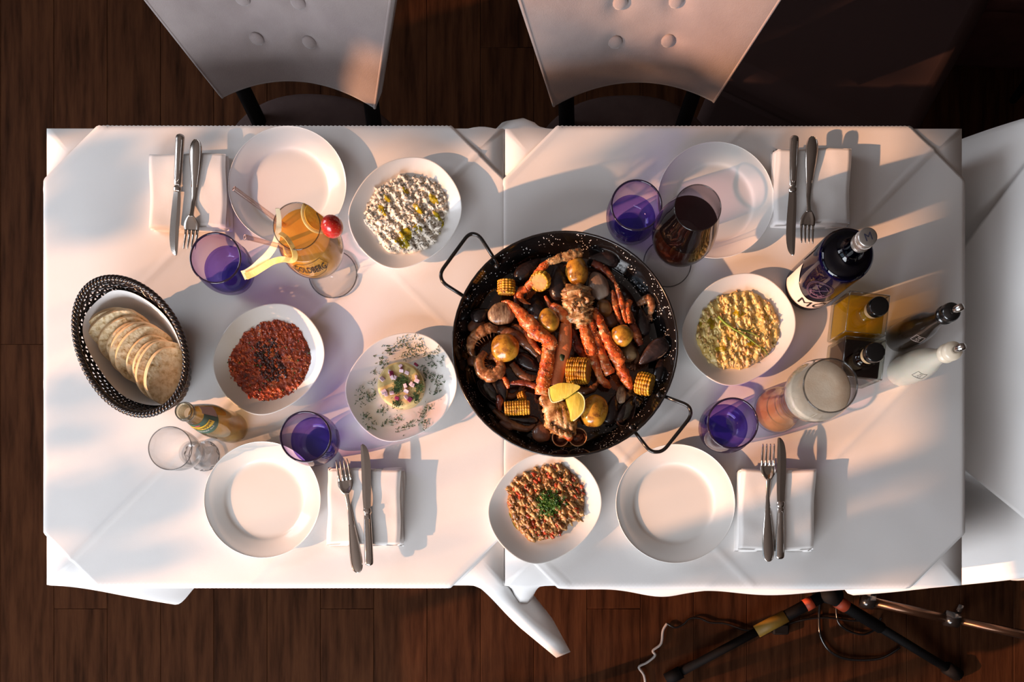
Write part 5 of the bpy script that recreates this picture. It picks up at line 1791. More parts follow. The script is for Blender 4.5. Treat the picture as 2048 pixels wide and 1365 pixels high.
scatter(eg, 'salad_pieces', egg_l, 170, c, rad, hf, (0.0016, 0.0046), ico=ICO2, lift=-0.5, ang=math.radians(-75), long=1.5)
scatter(eg, 'salad_pieces', egg_o, 130, c, rad, hf, (0.0012, 0.0032), ico=ICO2, lift=0.5, ang=math.radians(-75), long=1.4)
scatter(eg, 'black_seeds', blackseed, 150, c, rad, hf, (0.0004, 0.0009), lift=2.6, long=1.5)
oilpool(eg, [(1440, 700, 0.010, 0.005, 0.2), (1530, 640, 0.008, 0.005, 1.2), (1475, 629, 0.009, 0.007, 0.2), (1420, 650, 0.007, 0.011, -0.1), (1400, 640, 0.004, 0.012, 0.1), (1500, 690, 0.008, 0.005, 0.2), (1455, 680, 0.006, 0.004, 0)], hf, c, z=0.0032)
chive = pbr('chive_green', (0.20, 0.30, 0.03), 0.4)
cv = thing('chive_sprig', 'forked green chive lying across the pale yellow spread', 'herb', P(1475, 662, 0.022))
def surf(px, py, dz=0.0035):
    p = P(px, py, 0.02); return Vector((p.x, p.y, hf(p.x, p.y) + dz))
q = [Vector(v) for v in cr([surf(1436, 634), surf(1450, 648), surf(1466, 660), surf(1490, 674), surf(1510, 688), surf(1530, 703), surf(1541, 711)], 6)]
m = len(q)
link('stem', tube('stem', q, [0.0022 * (1 - 0.75 * i / m) for i in range(m)], n=8), chive, cv, world=True)
q = [Vector(v) for v in cr([surf(1465, 659), surf(1480, 661), surf(1496, 662), surf(1506, 657)], 6)]
link('stem', tube('stem', q, 0.0008, n=6), pbr('chive_dark', (0.05, 0.10, 0.02), 0.5), cv, world=True)
q = [Vector(v) for v in cr([surf(1480, 662), surf(1494, 665), surf(1508, 671), surf(1518, 676)], 6)]
link('stem', tube('stem', q, 0.0008, n=6), chive, cv, world=True)
# ------------------------------------------------------------- paella pan
pc = P(1130, 689, 0.047)
pan = thing('paella_pan', 'wide black speckled enamel pan full of seafood, two loop handles', 'pan', (pc.x, pc.y, T + ZT))
prof = smooth_prof([(0.0001, 0.0005), (0.12, 0.0004), (0.160, 0.0010), (0.168, 0.006), (0.178, 0.025), (0.187, 0.042), (0.1885, 0.0455), (0.1900, 0.0475)], 4)
inner = smooth_prof([(0.1890, 0.0470), (0.1860, 0.042), (0.1765, 0.0255), (0.1665, 0.0080), (0.159, 0.0030), (0.12, 0.0022), (0.0001, 0.0022)], 4)
link('pan_body', lathe('pan_body', prof + inner, 128), enamel, pan)
rim_ring('rim', 0.1888, 0.0468, 0.0021, black_gloss, pan)
def handle(a0, a1, o):
    """a0, a1: attachment pixels; o: outer corner pixels"""
    pts = [P(*a0, 0.040), P(*a0, 0.042)] + [P(x, y, 0.046 + 0.004) for x, y in o] + [P(*a1, 0.042), P(*a1, 0.040)]
    q = []
    raw = [P(*a0, 0.043)] + [P(x, y, 0.051) for x, y in o] + [P(*a1, 0.043)]
    # straight runs with rounded corners
    out = [raw[0]]
    for i in range(1, len(raw) - 1):
        a, b, c_ = raw[i - 1], raw[i], raw[i + 1]
        ra = min(0.012, (b - a).length * 0.45); rb = min(0.012, (c_ - b).length * 0.45)
        p0 = b + (a - b).normalized() * ra; p1 = b + (c_ - b).normalized() * rb
        for k in range(7):
            t = k / 6
            out.append(p0 * (1 - t) ** 2 + b * 2 * t * (1 - t) + p1 * t * t)
    out.append(raw[-1])
    h = link('handle', tube('handle', out, 0.0032, n=12), black_gloss, pan, world=True)
handle((996, 530), (934, 597), [(958, 470), (938, 467), (880, 546), (885, 566)])
handle((1320, 790), (1264, 857), [(1379, 812), (1383, 832), (1326, 904), (1301, 905)])
for a0 in ((990, 527), (931, 592), (1323, 793), (1267, 860)):
    p = P(*a0, 0.041)
    d = (Vector((pc.x, pc.y, p.z)) - p).normalized()
    link('rivet', tube('rivet', [p + d * 0.002, p + d * 0.009], 0.0055, n=12), black_gloss, pan, world=True)
# sauce
sauce = noisy('dark_sauce', [(0.35, (0.016, 0.006, 0.003)), (0.55, (0.050, 0.016, 0.006)), (0.7, (0.085, 0.028, 0.009))], scale=22, rough=0.07, bump=0.25, bscale=40, coat=0.6, dist=0.003)
vs = [(pc.x, pc.y, T + ZT + 0.0042)]; fs = []
n = 120
for i in range(1, 13):
    for k in range(n):
        t = 2 * PI * k / n
        R = 0.152 * (1 + 0.05 * noise.noise(Vector((math.cos(t) * 2.5, math.sin(t) * 2.5, 4))) + 0.02 * noise.noise(Vector((math.cos(t) * 9, math.sin(t) * 9, 4))))
        if abs(t - 5.6) < 0.9: pass
        r = R * i / 12
        x, y = pc.x + r * math.cos(t), pc.y + r * math.sin(t)
        vs.append((x, y, T + ZT + (0.0048 + 0.001 * noise.noise(Vector((x * 40, y * 40, 0))) if i < 12 else 0.0023)))
for k in range(n): fs.append((0, 1 + k, 1 + (k + 1) % n))
for i in range(11):
    for k in range(n):
        k2 = (k + 1) % n
        fs.append((1 + i * n + k, 1 + (i + 1) * n + k, 1 + (i + 1) * n + k2, 1 + i * n + k2))
o = link('sauce', mesh('sauce', vs, fs), sauce, world=True)
tag(o, 'glossy dark brown sauce pooled in the bottom of the pan', 'sauce')
Z = lambda x, y: (880 + x / 2.787, 440 + y / 2.787)        # zoomed-crop pixels to photo pixels
def ZP(x, y, z): return P(*Z(x, y), z)
ZK = lambda z: K(z) / 2.787
# potatoes
pot = noisy('roast_potato', [(0.34, (0.07, 0.022, 0.006)), (0.43, (0.30, 0.12, 0.015)), (0.52, (0.52, 0.25, 0.025)), (0.68, (0.62, 0.34, 0.045))], scale=50, rough=0.22, bump=0.25, bscale=60, coat=0.5, nrough=0.7, rand=False)
pots = [(765, 290, 64, 78, 10, 'baby potato at the top of the pan beside the black mussel', 0.036), (606, 560, 56, 70, 12, 'small bright baby potato between the two crab legs', 0.050), (363, 713, 79, 80, 0, 'largest baby potato on the left of the pan above the shrimp', 0.038),
        (1013, 648, 65, 60, -12, 'baby potato on the right lying over the crab legs', 0.040), (860, 1068, 74, 92, -18, 'long baby potato beside the lemon wedge near the pan bottom', 0.034), (917, 492, 46, 52, 20, 'brownish baby potato half hidden behind the pale crab cluster', 0.028), (1050, 745, 48, 50, 0, 'pale clove half hidden under the right baby potato', 0.020)]
for i, (x, y, a, b, r, lab, z) in enumerate(pots):
    me = blob_mesh('baby_potato', (0, 0, 0), (a * ZK(z), b * ZK(z), a * ZK(z) * 0.86), rz=math.radians(r), amp=0.10, freq=1.3, ico=ICO4, seed=i * 3.1)
    m_ = pot
    nm = 'baby_potato'
    if i == 5: m_ = noisy('brown_potato', [(0.3, (0.10, 0.035, 0.012)), (0.7, (0.30, 0.14, 0.04))], scale=40, rough=0.25, bump=0.3, coat=0.5)
    if i == 6:
        m_ = noisy('onion_shell', [(0.3, (0.16, 0.09, 0.04)), (0.7, (0.42, 0.30, 0.16))], scale=30, rough=0.3, bump=0.6, stretch=(1, 3, 1), coat=0.4)
        nm = 'closed_clam'; lab = 'small ribbed clam half hidden under the right baby potato'
    o = link(nm, me, m_, loc=ZP(x, y, z))
    tag(o, lab, 'potato' if i < 6 else 'clam', 'baby potatoes in the pan' if i < 6 else 'clams in the pan')
# corn
corn_m = noisy('corn_kernel', [(0.34, (0.12, 0.04, 0.006)), (0.44, (0.45, 0.20, 0.012)), (0.55, (0.68, 0.37, 0.02)), (0.72, (0.76, 0.48, 0.05))], scale=60, rough=0.28, bump=0.2, coat=0.4, nrough=0.7)
cob_m = noisy('corn_cob', [(0.3, (0.38, 0.16, 0.03)), (0.7, (0.62, 0.36, 0.08))], scale=60, rough=0.5, bump=0.5, bscale=150)
def corn(x, y, z, R, L, az, el, lab, rows=15):
    R, L = R * ZK(z), L * ZK(z)
    c = ZP(x, y, z)
    t = thing('corn_piece', lab, 'corn', c, 0, 'corn cob pieces in the pan')
    ax = Vector((math.cos(el) * math.cos(az), math.cos(el) * math.sin(az), math.sin(el)))
    M = ax.to_track_quat('Z', 'Y').to_matrix()
    pr = smooth_prof([(0.0001, -L / 2), (R * 0.45, -L / 2), (R * 0.80, -L / 2 + 0.001), (R * 0.90, -L / 2 + 0.003), (R * 0.90, L / 2 - 0.003), (R * 0.80, L / 2 - 0.001), (R * 0.45, L / 2), (0.0001, L / 2 - 0.001)], 2)
    me = lathe('cob', pr, 30); me.transform(M.to_4x4())
    link('cob', me, cob_m, t)
    kv, kf = ICO1
    nl = max(3, round(L / 0.0042))
    pl = []
    vs_all, fs_all = [], []
    for r in range(rows):
        a = 2 * PI * r / rows
        for k in range(nl):
            zz = -L / 2 + L * (k + 0.5) / nl
            rr = R * (0.92 if 0 < k < nl - 1 else 0.86)
            base = Vector((rr * math.cos(a), rr * math.sin(a), zz))
            wt = 2 * PI * R / rows * 0.56
            er = Vector((math.cos(a), math.sin(a), 0)); et = Vector((-math.sin(a), math.cos(a), 0))
            o_ = len(vs_all)
            jr = random.uniform(0.75, 1.15); base += er * random.uniform(-0.0006, 0.0004)
            for q in kv:
                s_ = [math.copysign(abs(c0) ** 0.75, c0) for c0 in q]
                p = base + er * s_[0] * R * 0.14 * jr + et * s_[1] * wt + Vector((0, 0, s_[2] * L / nl * 0.55))
                vs_all.append(M @ p)
            fs_all.extend([tuple(int(i) + o_ for i in q) for q in kf])
    g = link('kernels', mesh('kernels', vs_all, fs_all), corn_m, t); g['kind'] = 'stuff'
corn(370, 376, 0.034, 50, 78, math.radians(90), 0.1, 'corn piece at the upper left, standing lengthwise above the tied clam')
corn(560, 340, 0.042, 56, 62, math.radians(60), math.radians(-50), 'corn piece under the upper crab claw, end on')
corn(772, 842, 0.040, 72, 118, math.radians(-6), math.radians(18), 'thick corn piece in the middle above the lemon wedges')
corn(1140, 915, 0.030, 62, 88, math.radians(-16), math.radians(20), 'corn piece at the right beside the long crab leg')
corn(430, 1050, 0.030, 40, 140, math.radians(3), 0.0, 'corn piece at the lower left lying across', rows=13)
corn(455, 985, 0.018, 28, 40, math.radians(20), 0.3, 'small dark corn scrap behind the lower left corn piece', rows=11)
# crab
crab_m = noisy('crab_shell', [(0.30, (0.12, 0.016, 0.006)), (0.42, (0.46, 0.065, 0.012)), (0.54, (0.68, 0.15, 0.028)), (0.64, (0.70, 0.26, 0.08)), (0.76, (0.74, 0.46, 0.24))], scale=55, rough=0.28, bump=0.6, bscale=230, coat=0.35, nrough=0.75)
def mottle(m, col, scale, thr, w_=0.06):
    nt = m.node_tree; L = nt.links.new
    b = nt.nodes['Principled BSDF']
    src = b.inputs['Base Color'].links[0].from_socket
    tc = nt.nodes.new('ShaderNodeTexCoord')
    n = nt.nodes.new('ShaderNodeTexNoise'); n.inputs['Scale'].default_value = scale; n.inputs['Detail'].default_value = 8; n.inputs['Roughness'].default_value = 0.75
    mr = nt.nodes.new('ShaderNodeMapRange'); mr.inputs[1].default_value = thr; mr.inputs[2].default_value = thr + w_
    mp = nt.nodes.new('ShaderNodeMapping'); mp.inputs['Location'].default_value = (3.1, 1.7, scale)
    mx = nt.nodes.new('ShaderNodeMix'); mx.data_type = 'RGBA'; mx.inputs[7].default_value = (*col, 1)
    L(tc.outputs['Object'], mp.inputs[0]); L(mp.outputs[0], n.inputs['Vector']); L(n.outputs['Fac'], mr.inputs[0]); L(mr.outputs[0], mx.inputs[0])
    L(src, mx.inputs[6]); L(mx.outputs[2], b.inputs['Base Color'])
mottle(crab_m, (0.80, 0.52, 0.28), 38, 0.56)
mottle(crab_m, (0.10, 0.020, 0.008), 95, 0.60)
mottle(pot, (0.10, 0.03, 0.008), 140, 0.62)
mottle(pot, (0.05, 0.014, 0.005), 22, 0.64, 0.03)
mottle(corn_m, (0.16, 0.045, 0.008), 34, 0.58)
crab_p = noisy('pale_crab_shell', [(0.30, (0.09, 0.028, 0.010)), (0.42, (0.30, 0.12, 0.035)), (0.54, (0.56, 0.33, 0.14)), (0.68, (0.70, 0.54, 0.33))], scale=60, rough=0.3, bump=0.7, bscale=160, coat=0.35, nrough=0.7)
crab_d = noisy('dark_crab_shell', [(0.3, (0.03, 0.008, 0.005)), (0.5, (0.17, 0.025, 0.010)), (0.68, (0.45, 0.12, 0.035))], scale=50, rough=0.28, bump=0.5, bscale=200, coat=0.35)
def limb(par, nm, pts, mat, flat=0.75, n=22, spike=0, bump=0.26):
    """pts: (x, y, z, width in zoomed px)"""
    q = cr([(*ZP(x, y, z), w_ * ZK(z) / 2) for x, y, z, w_ in pts], 12)
    g = link(nm, tube(nm, [Vector(v[:3]) for v in q], [v[3] for v in q], n=n, flat=flat, bump=bump, bfreq=130), mat, par, world=True)
    if spike:
        pl = []
        for k in range(spike):
            v = q[random.randrange(2, len(q) - 2)]
            a = random.uniform(0, PI)
            d = Vector(q[min(len(q) - 1, q.index(v) + 1)][:3]) - Vector(v[:3])
            s_ = d.cross(Vector((0, 0, 1))).normalized()
            p = Vector(v[:3]) + s_ * math.cos(a) * v[3] + Vector((0, 0, 1)) * math.sin(a) * v[3] * flat
            pl.append((p.x, p.y, p.z, 0.0009, 0.0009, 0.0019, random.uniform(0, 6), random.uniform(-0.5, 0.5)))
        s2 = link('spines', many('spines', pl), crab_p, g, world=True); s2['kind'] = 'stuff'
    return g
t = thing('crab_leg_cluster', 'large orange crab claw and leg running down to the lemon wedges', 'crab', ZP(600, 720, 0.02), 0, 'crab pieces in the pan')
limb(t, 'claw', [(343, 455, 0.036, 8), (385, 462, 0.040, 26), (430, 500, 0.046, 50), (480, 560, 0.052, 82), (535, 620, 0.054, 92), (590, 660, 0.052, 74), (612, 690, 0.050, 62)], crab_m, spike=30)
limb(t, 'pincer', [(470, 612, 0.030, 20), (500, 660, 0.030, 34), (530, 705, 0.032, 32), (565, 745, 0.034, 24)], crab_m, spike=6)
limb(t, 'leg_segment', [(585, 655, 0.050, 70), (615, 690, 0.052, 82), (600, 722, 0.052, 68)], crab_m, spike=12)
limb(t, 'leg_segment', [(603, 720, 0.050, 72), (600, 780, 0.052, 74), (588, 850, 0.050, 78), (572, 920, 0.046, 76), (565, 975, 0.042, 74)], crab_m, spike=40)
limb(t, 'body_shell', [(575, 975, 0.036, 60), (610, 1020, 0.036, 110), (650, 1085, 0.036, 160), (690, 1150, 0.034, 150), (715, 1195, 0.030, 100), (722, 1215, 0.028, 60)], crab_p, flat=0.45, bump=0.35)
for k, (a, b) in enumerate((((612, 1128), (640, 1160)), ((640, 1150), (672, 1178)), ((668, 1168), (700, 1192)), ((700, 1185), (735, 1200)))):
    limb(t, 'body_rib', [(a[0], a[1], 0.046, 16), ((a[0] + b[0]) / 2 - 10, (a[1] + b[1]) / 2 + 10, 0.046, 22), (b[0], b[1], 0.042, 16)], crab_p)
for k in range(4):
    x = 628 + 26 * k
    limb(t, 'meat_strand', [(x, 1010 + 6 * k, 0.038, 10), (x + 12 - 6 * (k % 2), 1070, 0.0455 - 0.002 * abs(k - 1.5), 30), (x + 24, 1130 + 8 * k, 0.044 - 0.002 * abs(k - 1.5), 34), (x + 30, 1165 + 6 * k, 0.034, 12)], crab_p, bump=0.5)
limb(t, 'body_tip', [(700, 1190, 0.040, 40), (722, 1215, 0.036, 44), (712, 1228, 0.030, 16)], crab_m)
t = thing('crab_piece', 'smooth flat orange crab leg right of the large claw', 'crab', ZP(680, 700, 0.02), 0, 'crab pieces in the pan')
limb(t, 'leg_tip', [(585, 425, 0.030, 14), (612, 470, 0.032, 28), (640, 500, 0.034, 36)], crab_m)
limb(t, 'leg_segment', [(622, 478, 0.036, 44), (665, 510, 0.040, 62), (700, 555, 0.042, 62), (708, 590, 0.042, 56)], crab_m)
limb(t, 'leg_segment', [(702, 580, 0.042, 62), (695, 680, 0.044, 80), (675, 780, 0.042, 82), (655, 860, 0.040, 76), (645, 925, 0.038, 70)], noisy('smooth_crab_shell', [(0.3, (0.62, 0.14, 0.045)), (0.6, (0.72, 0.24, 0.09)), (0.8, (0.74, 0.32, 0.14))], scale=14, rough=0.3, bump=0.3, bscale=300, coat=0.3), bump=0.05, flat=0.6)
t = thing('crab_leg_cluster', 'crab leg cluster with a pale torn body in the middle of the pan', 'crab', ZP(800, 550, 0.02), 0, 'crab pieces in the pan')
limb(t, 'body_shell', [(765, 372, 0.034, 90), (765, 400, 0.040, 130), (770, 450, 0.046, 165), (775, 510, 0.044, 150), (790, 560, 0.042, 115), (800, 600, 0.040, 84)], crab_p, flat=0.55, bump=0.6)
for k in range(9):
    a = random.uniform(700, 830); b = random.uniform(390, 520)
    limb(t, 'meat_shred', [(a, b, 0.062, 10), (a + random.uniform(-22, 22), b + 18, 0.066, 20), (a + random.uniform(-30, 30), b + 40, 0.060, 10)], crab_p)
limb(t, 'leg_segment', [(795, 575, 0.042, 48), (815, 640, 0.044, 66), (840, 710, 0.042, 72), (855, 760, 0.040, 62)], crab_m, spike=26)
limb(t, 'leg_segment', [(850, 750, 0.038, 56), (875, 820, 0.034, 52), (895, 880, 0.030, 46), (925, 915, 0.026, 42), (950, 935, 0.022, 22)], crab_m, spike=14)
limb(t, 'leg_segment', [(835, 560, 0.042, 40), (862, 640, 0.042, 50), (895, 730, 0.040, 54), (925, 810, 0.038, 58), (948, 862, 0.036, 56)], crab_m, spike=26)
limb(t, 'leg_segment', [(855, 500, 0.036, 40), (890, 570, 0.040, 56), (925, 650, 0.042, 62), (965, 730, 0.040, 72), (1000, 785, 0.038, 76), (1012, 800, 0.036, 60)], crab_m, spike=30)
limb(t, 'leg_segment', [(985, 790, 0.036, 50), (1012, 835, 0.034, 62), (1040, 890, 0.030, 58), (1060, 930, 0.026, 36), (1066, 945, 0.024, 14)], crab_m, spike=20)
limb(t, 'leg_segment', [(735, 610, 0.026, 40), (755, 670, 0.026, 52), (785, 730, 0.026, 56), (812, 768, 0.024, 34)], crab_d, spike=10)
t = thing('crab_claw', 'curved brown crab claw arching along the top of the pan', 'crab', ZP(640, 250, 0.02), 0, 'crab pieces in the pan')
limb(t, 'claw_segment', [(785, 182, 0.040, 56), (740, 192, 0.044, 58), (690, 205, 0.046, 52), (630, 228, 0.048, 44), (600, 238, 0.048, 30)], crab_p, spike=16)
limb(t, 'claw_segment', [(608, 232, 0.048, 28), (575, 262, 0.048, 42), (540, 310, 0.044, 50), (510, 350, 0.040, 44), (478, 388, 0.034, 46)], crab_m, spike=20)
limb(t, 'claw_tip', [(482, 385, 0.036, 44), (450, 400, 0.034, 46), (448, 432, 0.032, 36), (472, 458, 0.030, 20), (506, 470, 0.028, 5)], crab_m)
limb(t, 'claw_tip', [(450, 395, 0.026, 30), (425, 430, 0.024, 30), (432, 480, 0.022, 24), (470, 510, 0.020, 8)], crab_d)
t = thing('crab_leg_tips', 'three thin orange crab leg tips at the upper right of the pan', 'crab', ZP(1020, 480, 0.02), 0, 'crab pieces in the pan')
limb(t, 'leg_tip', [(975, 345, 0.034, 10), (985, 370, 0.036, 24), (1000, 415, 0.038, 28), (1012, 455, 0.038, 36), (1020, 500, 0.036, 26), (1032, 550, 0.034, 24), (1040, 575, 0.032, 18)], crab_m, spike=14)
limb(t, 'leg_tip', [(962, 392, 0.034, 10), (968, 425, 0.036, 26), (975, 465, 0.036, 34), (985, 510, 0.034, 26), (1000, 555, 0.032, 22), (1014, 582, 0.030, 18)], crab_m, spike=12)
limb(t, 'leg_tip', [(1060, 450, 0.032, 30), (1045, 480, 0.034, 40), (1050, 530, 0.034, 32), (1060, 580, 0.032, 28)], crab_m, spike=10)
limb(t, 'leg_segment', [(1055, 520, 0.024, 34), (1075, 590, 0.024, 44), (1100, 650, 0.022, 46), (1118, 700, 0.020, 34)], crab_d, spike=8)
limb(t, 'leg_segment', [(850, 240, 0.028, 40), (900, 265, 0.030, 44), (945, 305, 0.028, 34), (975, 345, 0.028, 22)], crab_d, spike=8)
t = thing('crab_piece', 'thin dark red crab leg crossing above the lower left corn piece', 'crab', ZP(460, 915, 0.02), 0, 'crab pieces in the pan')
limb(t, 'leg_segment', [(375, 915, 0.034, 14), (420, 908, 0.036, 26), (480, 912, 0.036, 34), (535, 928, 0.034, 32)], crab_d, spike=8)
limb(t, 'leg_segment', [(348, 875, 0.034, 14), (362, 890, 0.036, 26), (376, 918, 0.036, 26), (380, 940, 0.034, 16)], crab_m, spike=8)
limb(t, 'leg_segment', [(325, 980, 0.026, 26), (335, 1010, 0.028, 36), (330, 1040, 0.026, 34), (338, 1065, 0.024, 18)], crab_d)
mottle(crab_p, (0.07, 0.022, 0.010), 70, 0.56)
# shrimps
shr = noisy('shrimp_shell', [(0.32, (0.05, 0.014, 0.007)), (0.45, (0.24, 0.08, 0.025)), (0.57, (0.48, 0.22, 0.09)), (0.72, (0.62, 0.44, 0.27))], scale=60, rough=0.3, bump=0.5, bscale=120, coat=0.4, nrough=0.7)
shd = noisy('dark_shrimp_shell', [(0.3, (0.05, 0.018, 0.012)), (0.6, (0.24, 0.10, 0.045)), (0.8, (0.40, 0.22, 0.12))], scale=34, rough=0.25, bump=0.5, bscale=120, coat=0.4)
mottle(shr, (0.09, 0.03, 0.012), 45, 0.54)
def shrimp(lab, pts, mat, nseg=7):
    t = thing('shrimp', lab, 'shrimp', ZP(pts[0][0], pts[0][1], 0.01), 0, 'shrimps in the pan')
    q = cr([(*ZP(x, y, z), w_ * ZK(z) / 2) for x, y, z, w_ in pts], 10)
    m = len(q)
    # overlapping shell rings
    rad = []
    for i, v in enumerate(q):
        f = (i / (m - 1)) * nseg
        rad.append(v[3] * (0.90 + 0.16 * (1 - (f - int(f)))))
    link('shell', tube('shell', [Vector(v[:3]) for v in q], rad, n=18, flat=0.8, bump=0.12, bfreq=90), mat, t, world=True)
    e = Vector(q[-1][:3]); d = (e - Vector(q[-4][:3])).normalized(); s_ = d.cross(Vector((0, 0, 1))).normalized()
    for k in (-1, 0, 1):
        dd = (d + s_ * 0.5 * k).normalized()
        link('tail_fin', tube('tail_fin', [e - d * 0.002, e + dd * 0.007, e + dd * 0.013], [0.0012, 0.0032, 0.0008], n=8, flat=0.35), mat, t, world=True)
    lg = []
    for i in range(4, m - 12, 5):
        v = Vector(q[i][:3]); d = (Vector(q[i + 1][:3]) - Vector(q[i - 1][:3])).normalized(); s_ = d.cross(Vector((0, 0, 1))).normalized()
        cen = sum((Vector(w_[:3]) for w_ in q), Vector()) / m
        if s_.dot(cen - v) < 0: s_ = -s_
        lg.append(tube_geo([v + s_ * q[i][3] * 0.8, v + s_ * q[i][3] * 1.5 - Vector((0, 0, 0.003)), v + s_ * q[i][3] * 1.7 - Vector((0, 0, 0.007))], [0.0008, 0.0006, 0.0003], n=5))
    v_, f_ = join_geo(lg)
    g = link('swimmerets', mesh('swimmerets', v_, f_), mat, t, world=True); g['kind'] = 'stuff'
shrimp('curled shrimp beside the largest potato at the left of the pan', [(318, 608, 0.026, 40), (270, 605, 0.030, 62), (215, 630, 0.030, 66), (180, 670, 0.028, 58), (170, 720, 0.026, 44), (182, 755, 0.022, 28)], shr)
shrimp('pale curled shrimp below the largest potato', [(250, 740, 0.028, 40), (218, 790, 0.032, 58), (235, 850, 0.034, 70), (290, 870, 0.036, 76), (335, 840, 0.036, 66), (332, 790, 0.032, 44), (300, 770, 0.028, 26)], shr)
shrimp('dark shrimp head running behind the largest potato', [(310, 610, 0.018, 40), (370, 620, 0.020, 56), (430, 650, 0.022, 60), (490, 700, 0.020, 52), (545, 760, 0.016, 30)], shd)
shrimp('dark shrimp curled under the claw in the left middle', [(400, 590, 0.016, 30), (450, 610, 0.018, 46), (500, 650, 0.018, 40), (520, 700, 0.016, 26)], shd)
shrimp('orange shrimp tail at the far right edge of the food', [(1100, 470, 0.016, 26), (1130, 455, 0.020, 40), (1165, 440, 0.022, 52), (1180, 480, 0.022, 46), (1172, 525, 0.018, 28)], shr)
shrimp('brown shrimp lying in the sauce left of the middle', [(400, 800, 0.014, 36), (440, 850, 0.014, 48), (490, 880, 0.014, 44), (530, 880, 0.012, 26)], shd)
shrimp('brown shrimp low in the sauce beside the middle corn piece', [(690, 800, 0.012, 20), (730, 900, 0.012, 40), (790, 950, 0.012, 46), (850, 940, 0.012, 40), (880, 900, 0.012, 24)], shd)
shrimp('brown shrimp low in the sauce right of the middle leg cluster', [(1010, 500, 0.010, 24), (1035, 620, 0.010, 40), (1060, 700, 0.012, 46), (1095, 760, 0.012, 36), (1085, 800, 0.012, 20)], shd)
shrimp('brown shrimp tucked above the lower left mussels', [(230, 900, 0.010, 24), (290, 905, 0.014, 40), (340, 960, 0.014, 44), (400, 985, 0.012, 36), (440, 960, 0.012, 20)], shd)
shrimp('dark shrimp along the lower edge of the sauce at the left', [(300, 1060, 0.010, 24), (350, 1100, 0.012, 40), (420, 1150, 0.012, 46), (490, 1165, 0.012, 36), (530, 1140, 0.012, 20)], shd)
# mussels
mus = noisy('mussel_shell', [(0.35, (0.008, 0.006, 0.008)), (0.55, (0.035, 0.020, 0.018)), (0.7, (0.11, 0.055, 0.040))], scale=30, rough=0.2, bump=0.5, bscale=220, coat=0.5)
mus_in = noisy('mussel_inside', [(0.3, (0.03, 0.028, 0.022)), (0.7, (0.10, 0.085, 0.06))], scale=20, rough=0.2, bump=0.2, coat=0.5)
def mussel(lab, x, y, z, L, W, ang, tilt=0.0, open_=False, mat=None):
    """valves drawn as a teardrop pointing along ang"""
    c = ZP(x, y, z)
    t = thing('mussel', lab, 'mussel', c, ang, 'black mussels in the pan')
    L, W = L * ZK(z), W * ZK(z)
    def valve(sgn, opening):
        n, m = 22, 9
        vs, fs = [], []
        for i in range(n + 1):
            u = i / n
            w_ = W / 2 * (math.sin(PI * min(1, u ** 0.62)) ** 0.75 if 0 < u < 1 else 0.02)
            for j in range(m + 1):
                a = PI * j / m
                px_ = -L / 2 + L * u
                py_ = w_ * math.cos(a)
                pz_ = sgn * w_ * 0.72 * math.sin(a)
                vs.append((px_, py_, pz_))
        for i in range(n):
            for j in range(m):
                q = i * (m + 1) + j
                fs.append((q, q + m + 1, q + m + 2, q + 1))
        me = mesh('valve', vs, fs)
        if opening:
            me.transform(Matrix.Translation((0, W / 2, 0)) @ Matrix.Rotation(sgn * opening, 4, 'X') @ Matrix.Translation((0, -W / 2, 0)))
        me.transform(Matrix.Rotation(tilt, 4, 'Y'))
        o = link('valve', me, mat or mus, t)
        md = o.modifiers.new('thick', 'SOLIDIFY'); md.thickness = 0.0009
        return o
    if open_:
        valve(-1, -0.15); valve(1, 0.9)
        me = blob_mesh('flesh', (0, 0.002, -0.002), (L * 0.33, W * 0.28, W * 0.14), amp=0.3, freq=2)
        link('flesh', me, mus_in, t)
    else:
        valve(1, 0); valve(-1, 0)
    return t
D = math.radians
mussel('shiny black mussel standing upright below the arched claw', 658, 350, 0.030, 205, 105, D(95))
mussel('black mussel speckled with spice at the right edge of the food', 1188, 738, 0.032, 205, 100, D(-140))
mussel('dark mussel in the sauce at the top right under the rim', 912, 222, 0.022, 170, 92, D(175))
mussel('dark mussel at the upper left beside the standing corn', 490, 275, 0.020, 180, 90, D(40))
mussel('open mussel with its dark hollow at the lower right', 1050, 1065, 0.018, 185, 90, D(62), open_=True)
mussel('dark mussel between the long potato and the lower right mussel', 955, 1060, 0.014, 170, 80, D(75))
mussel('open mussel with a red edge at the lower left', 275, 960, 0.018, 190, 80, D(-55), open_=True)
mussel('dark mussel standing behind the thin red crab leg', 350, 945, 0.020, 150, 70, D(-80), open_=False)
mussel('long black mussel under the lower left corn piece', 465, 1112, 0.014, 175, 46, D(175))
mussel('small dark mussel at the far left edge of the food', 225, 530, 0.022, 110, 80, D(30))
mussel('dark mussel behind the thin crab leg tips on the right', 1128, 570, 0.014, 160, 80, D(95))
mussel('black mussel in the hollow under the large claw', 540, 490, 0.014, 150, 110, D(100))
mussel('black mussel under the leg cluster left of the thick corn piece', 500, 800, 0.012, 170, 80, D(-30))
mussel('dark mussel leaning against the right corn piece', 1225, 830, 0.016, 150, 60, D(75))
mussel('dark mussel near the middle under the leg joints', 735, 720, 0.014, 130, 90, D(60))
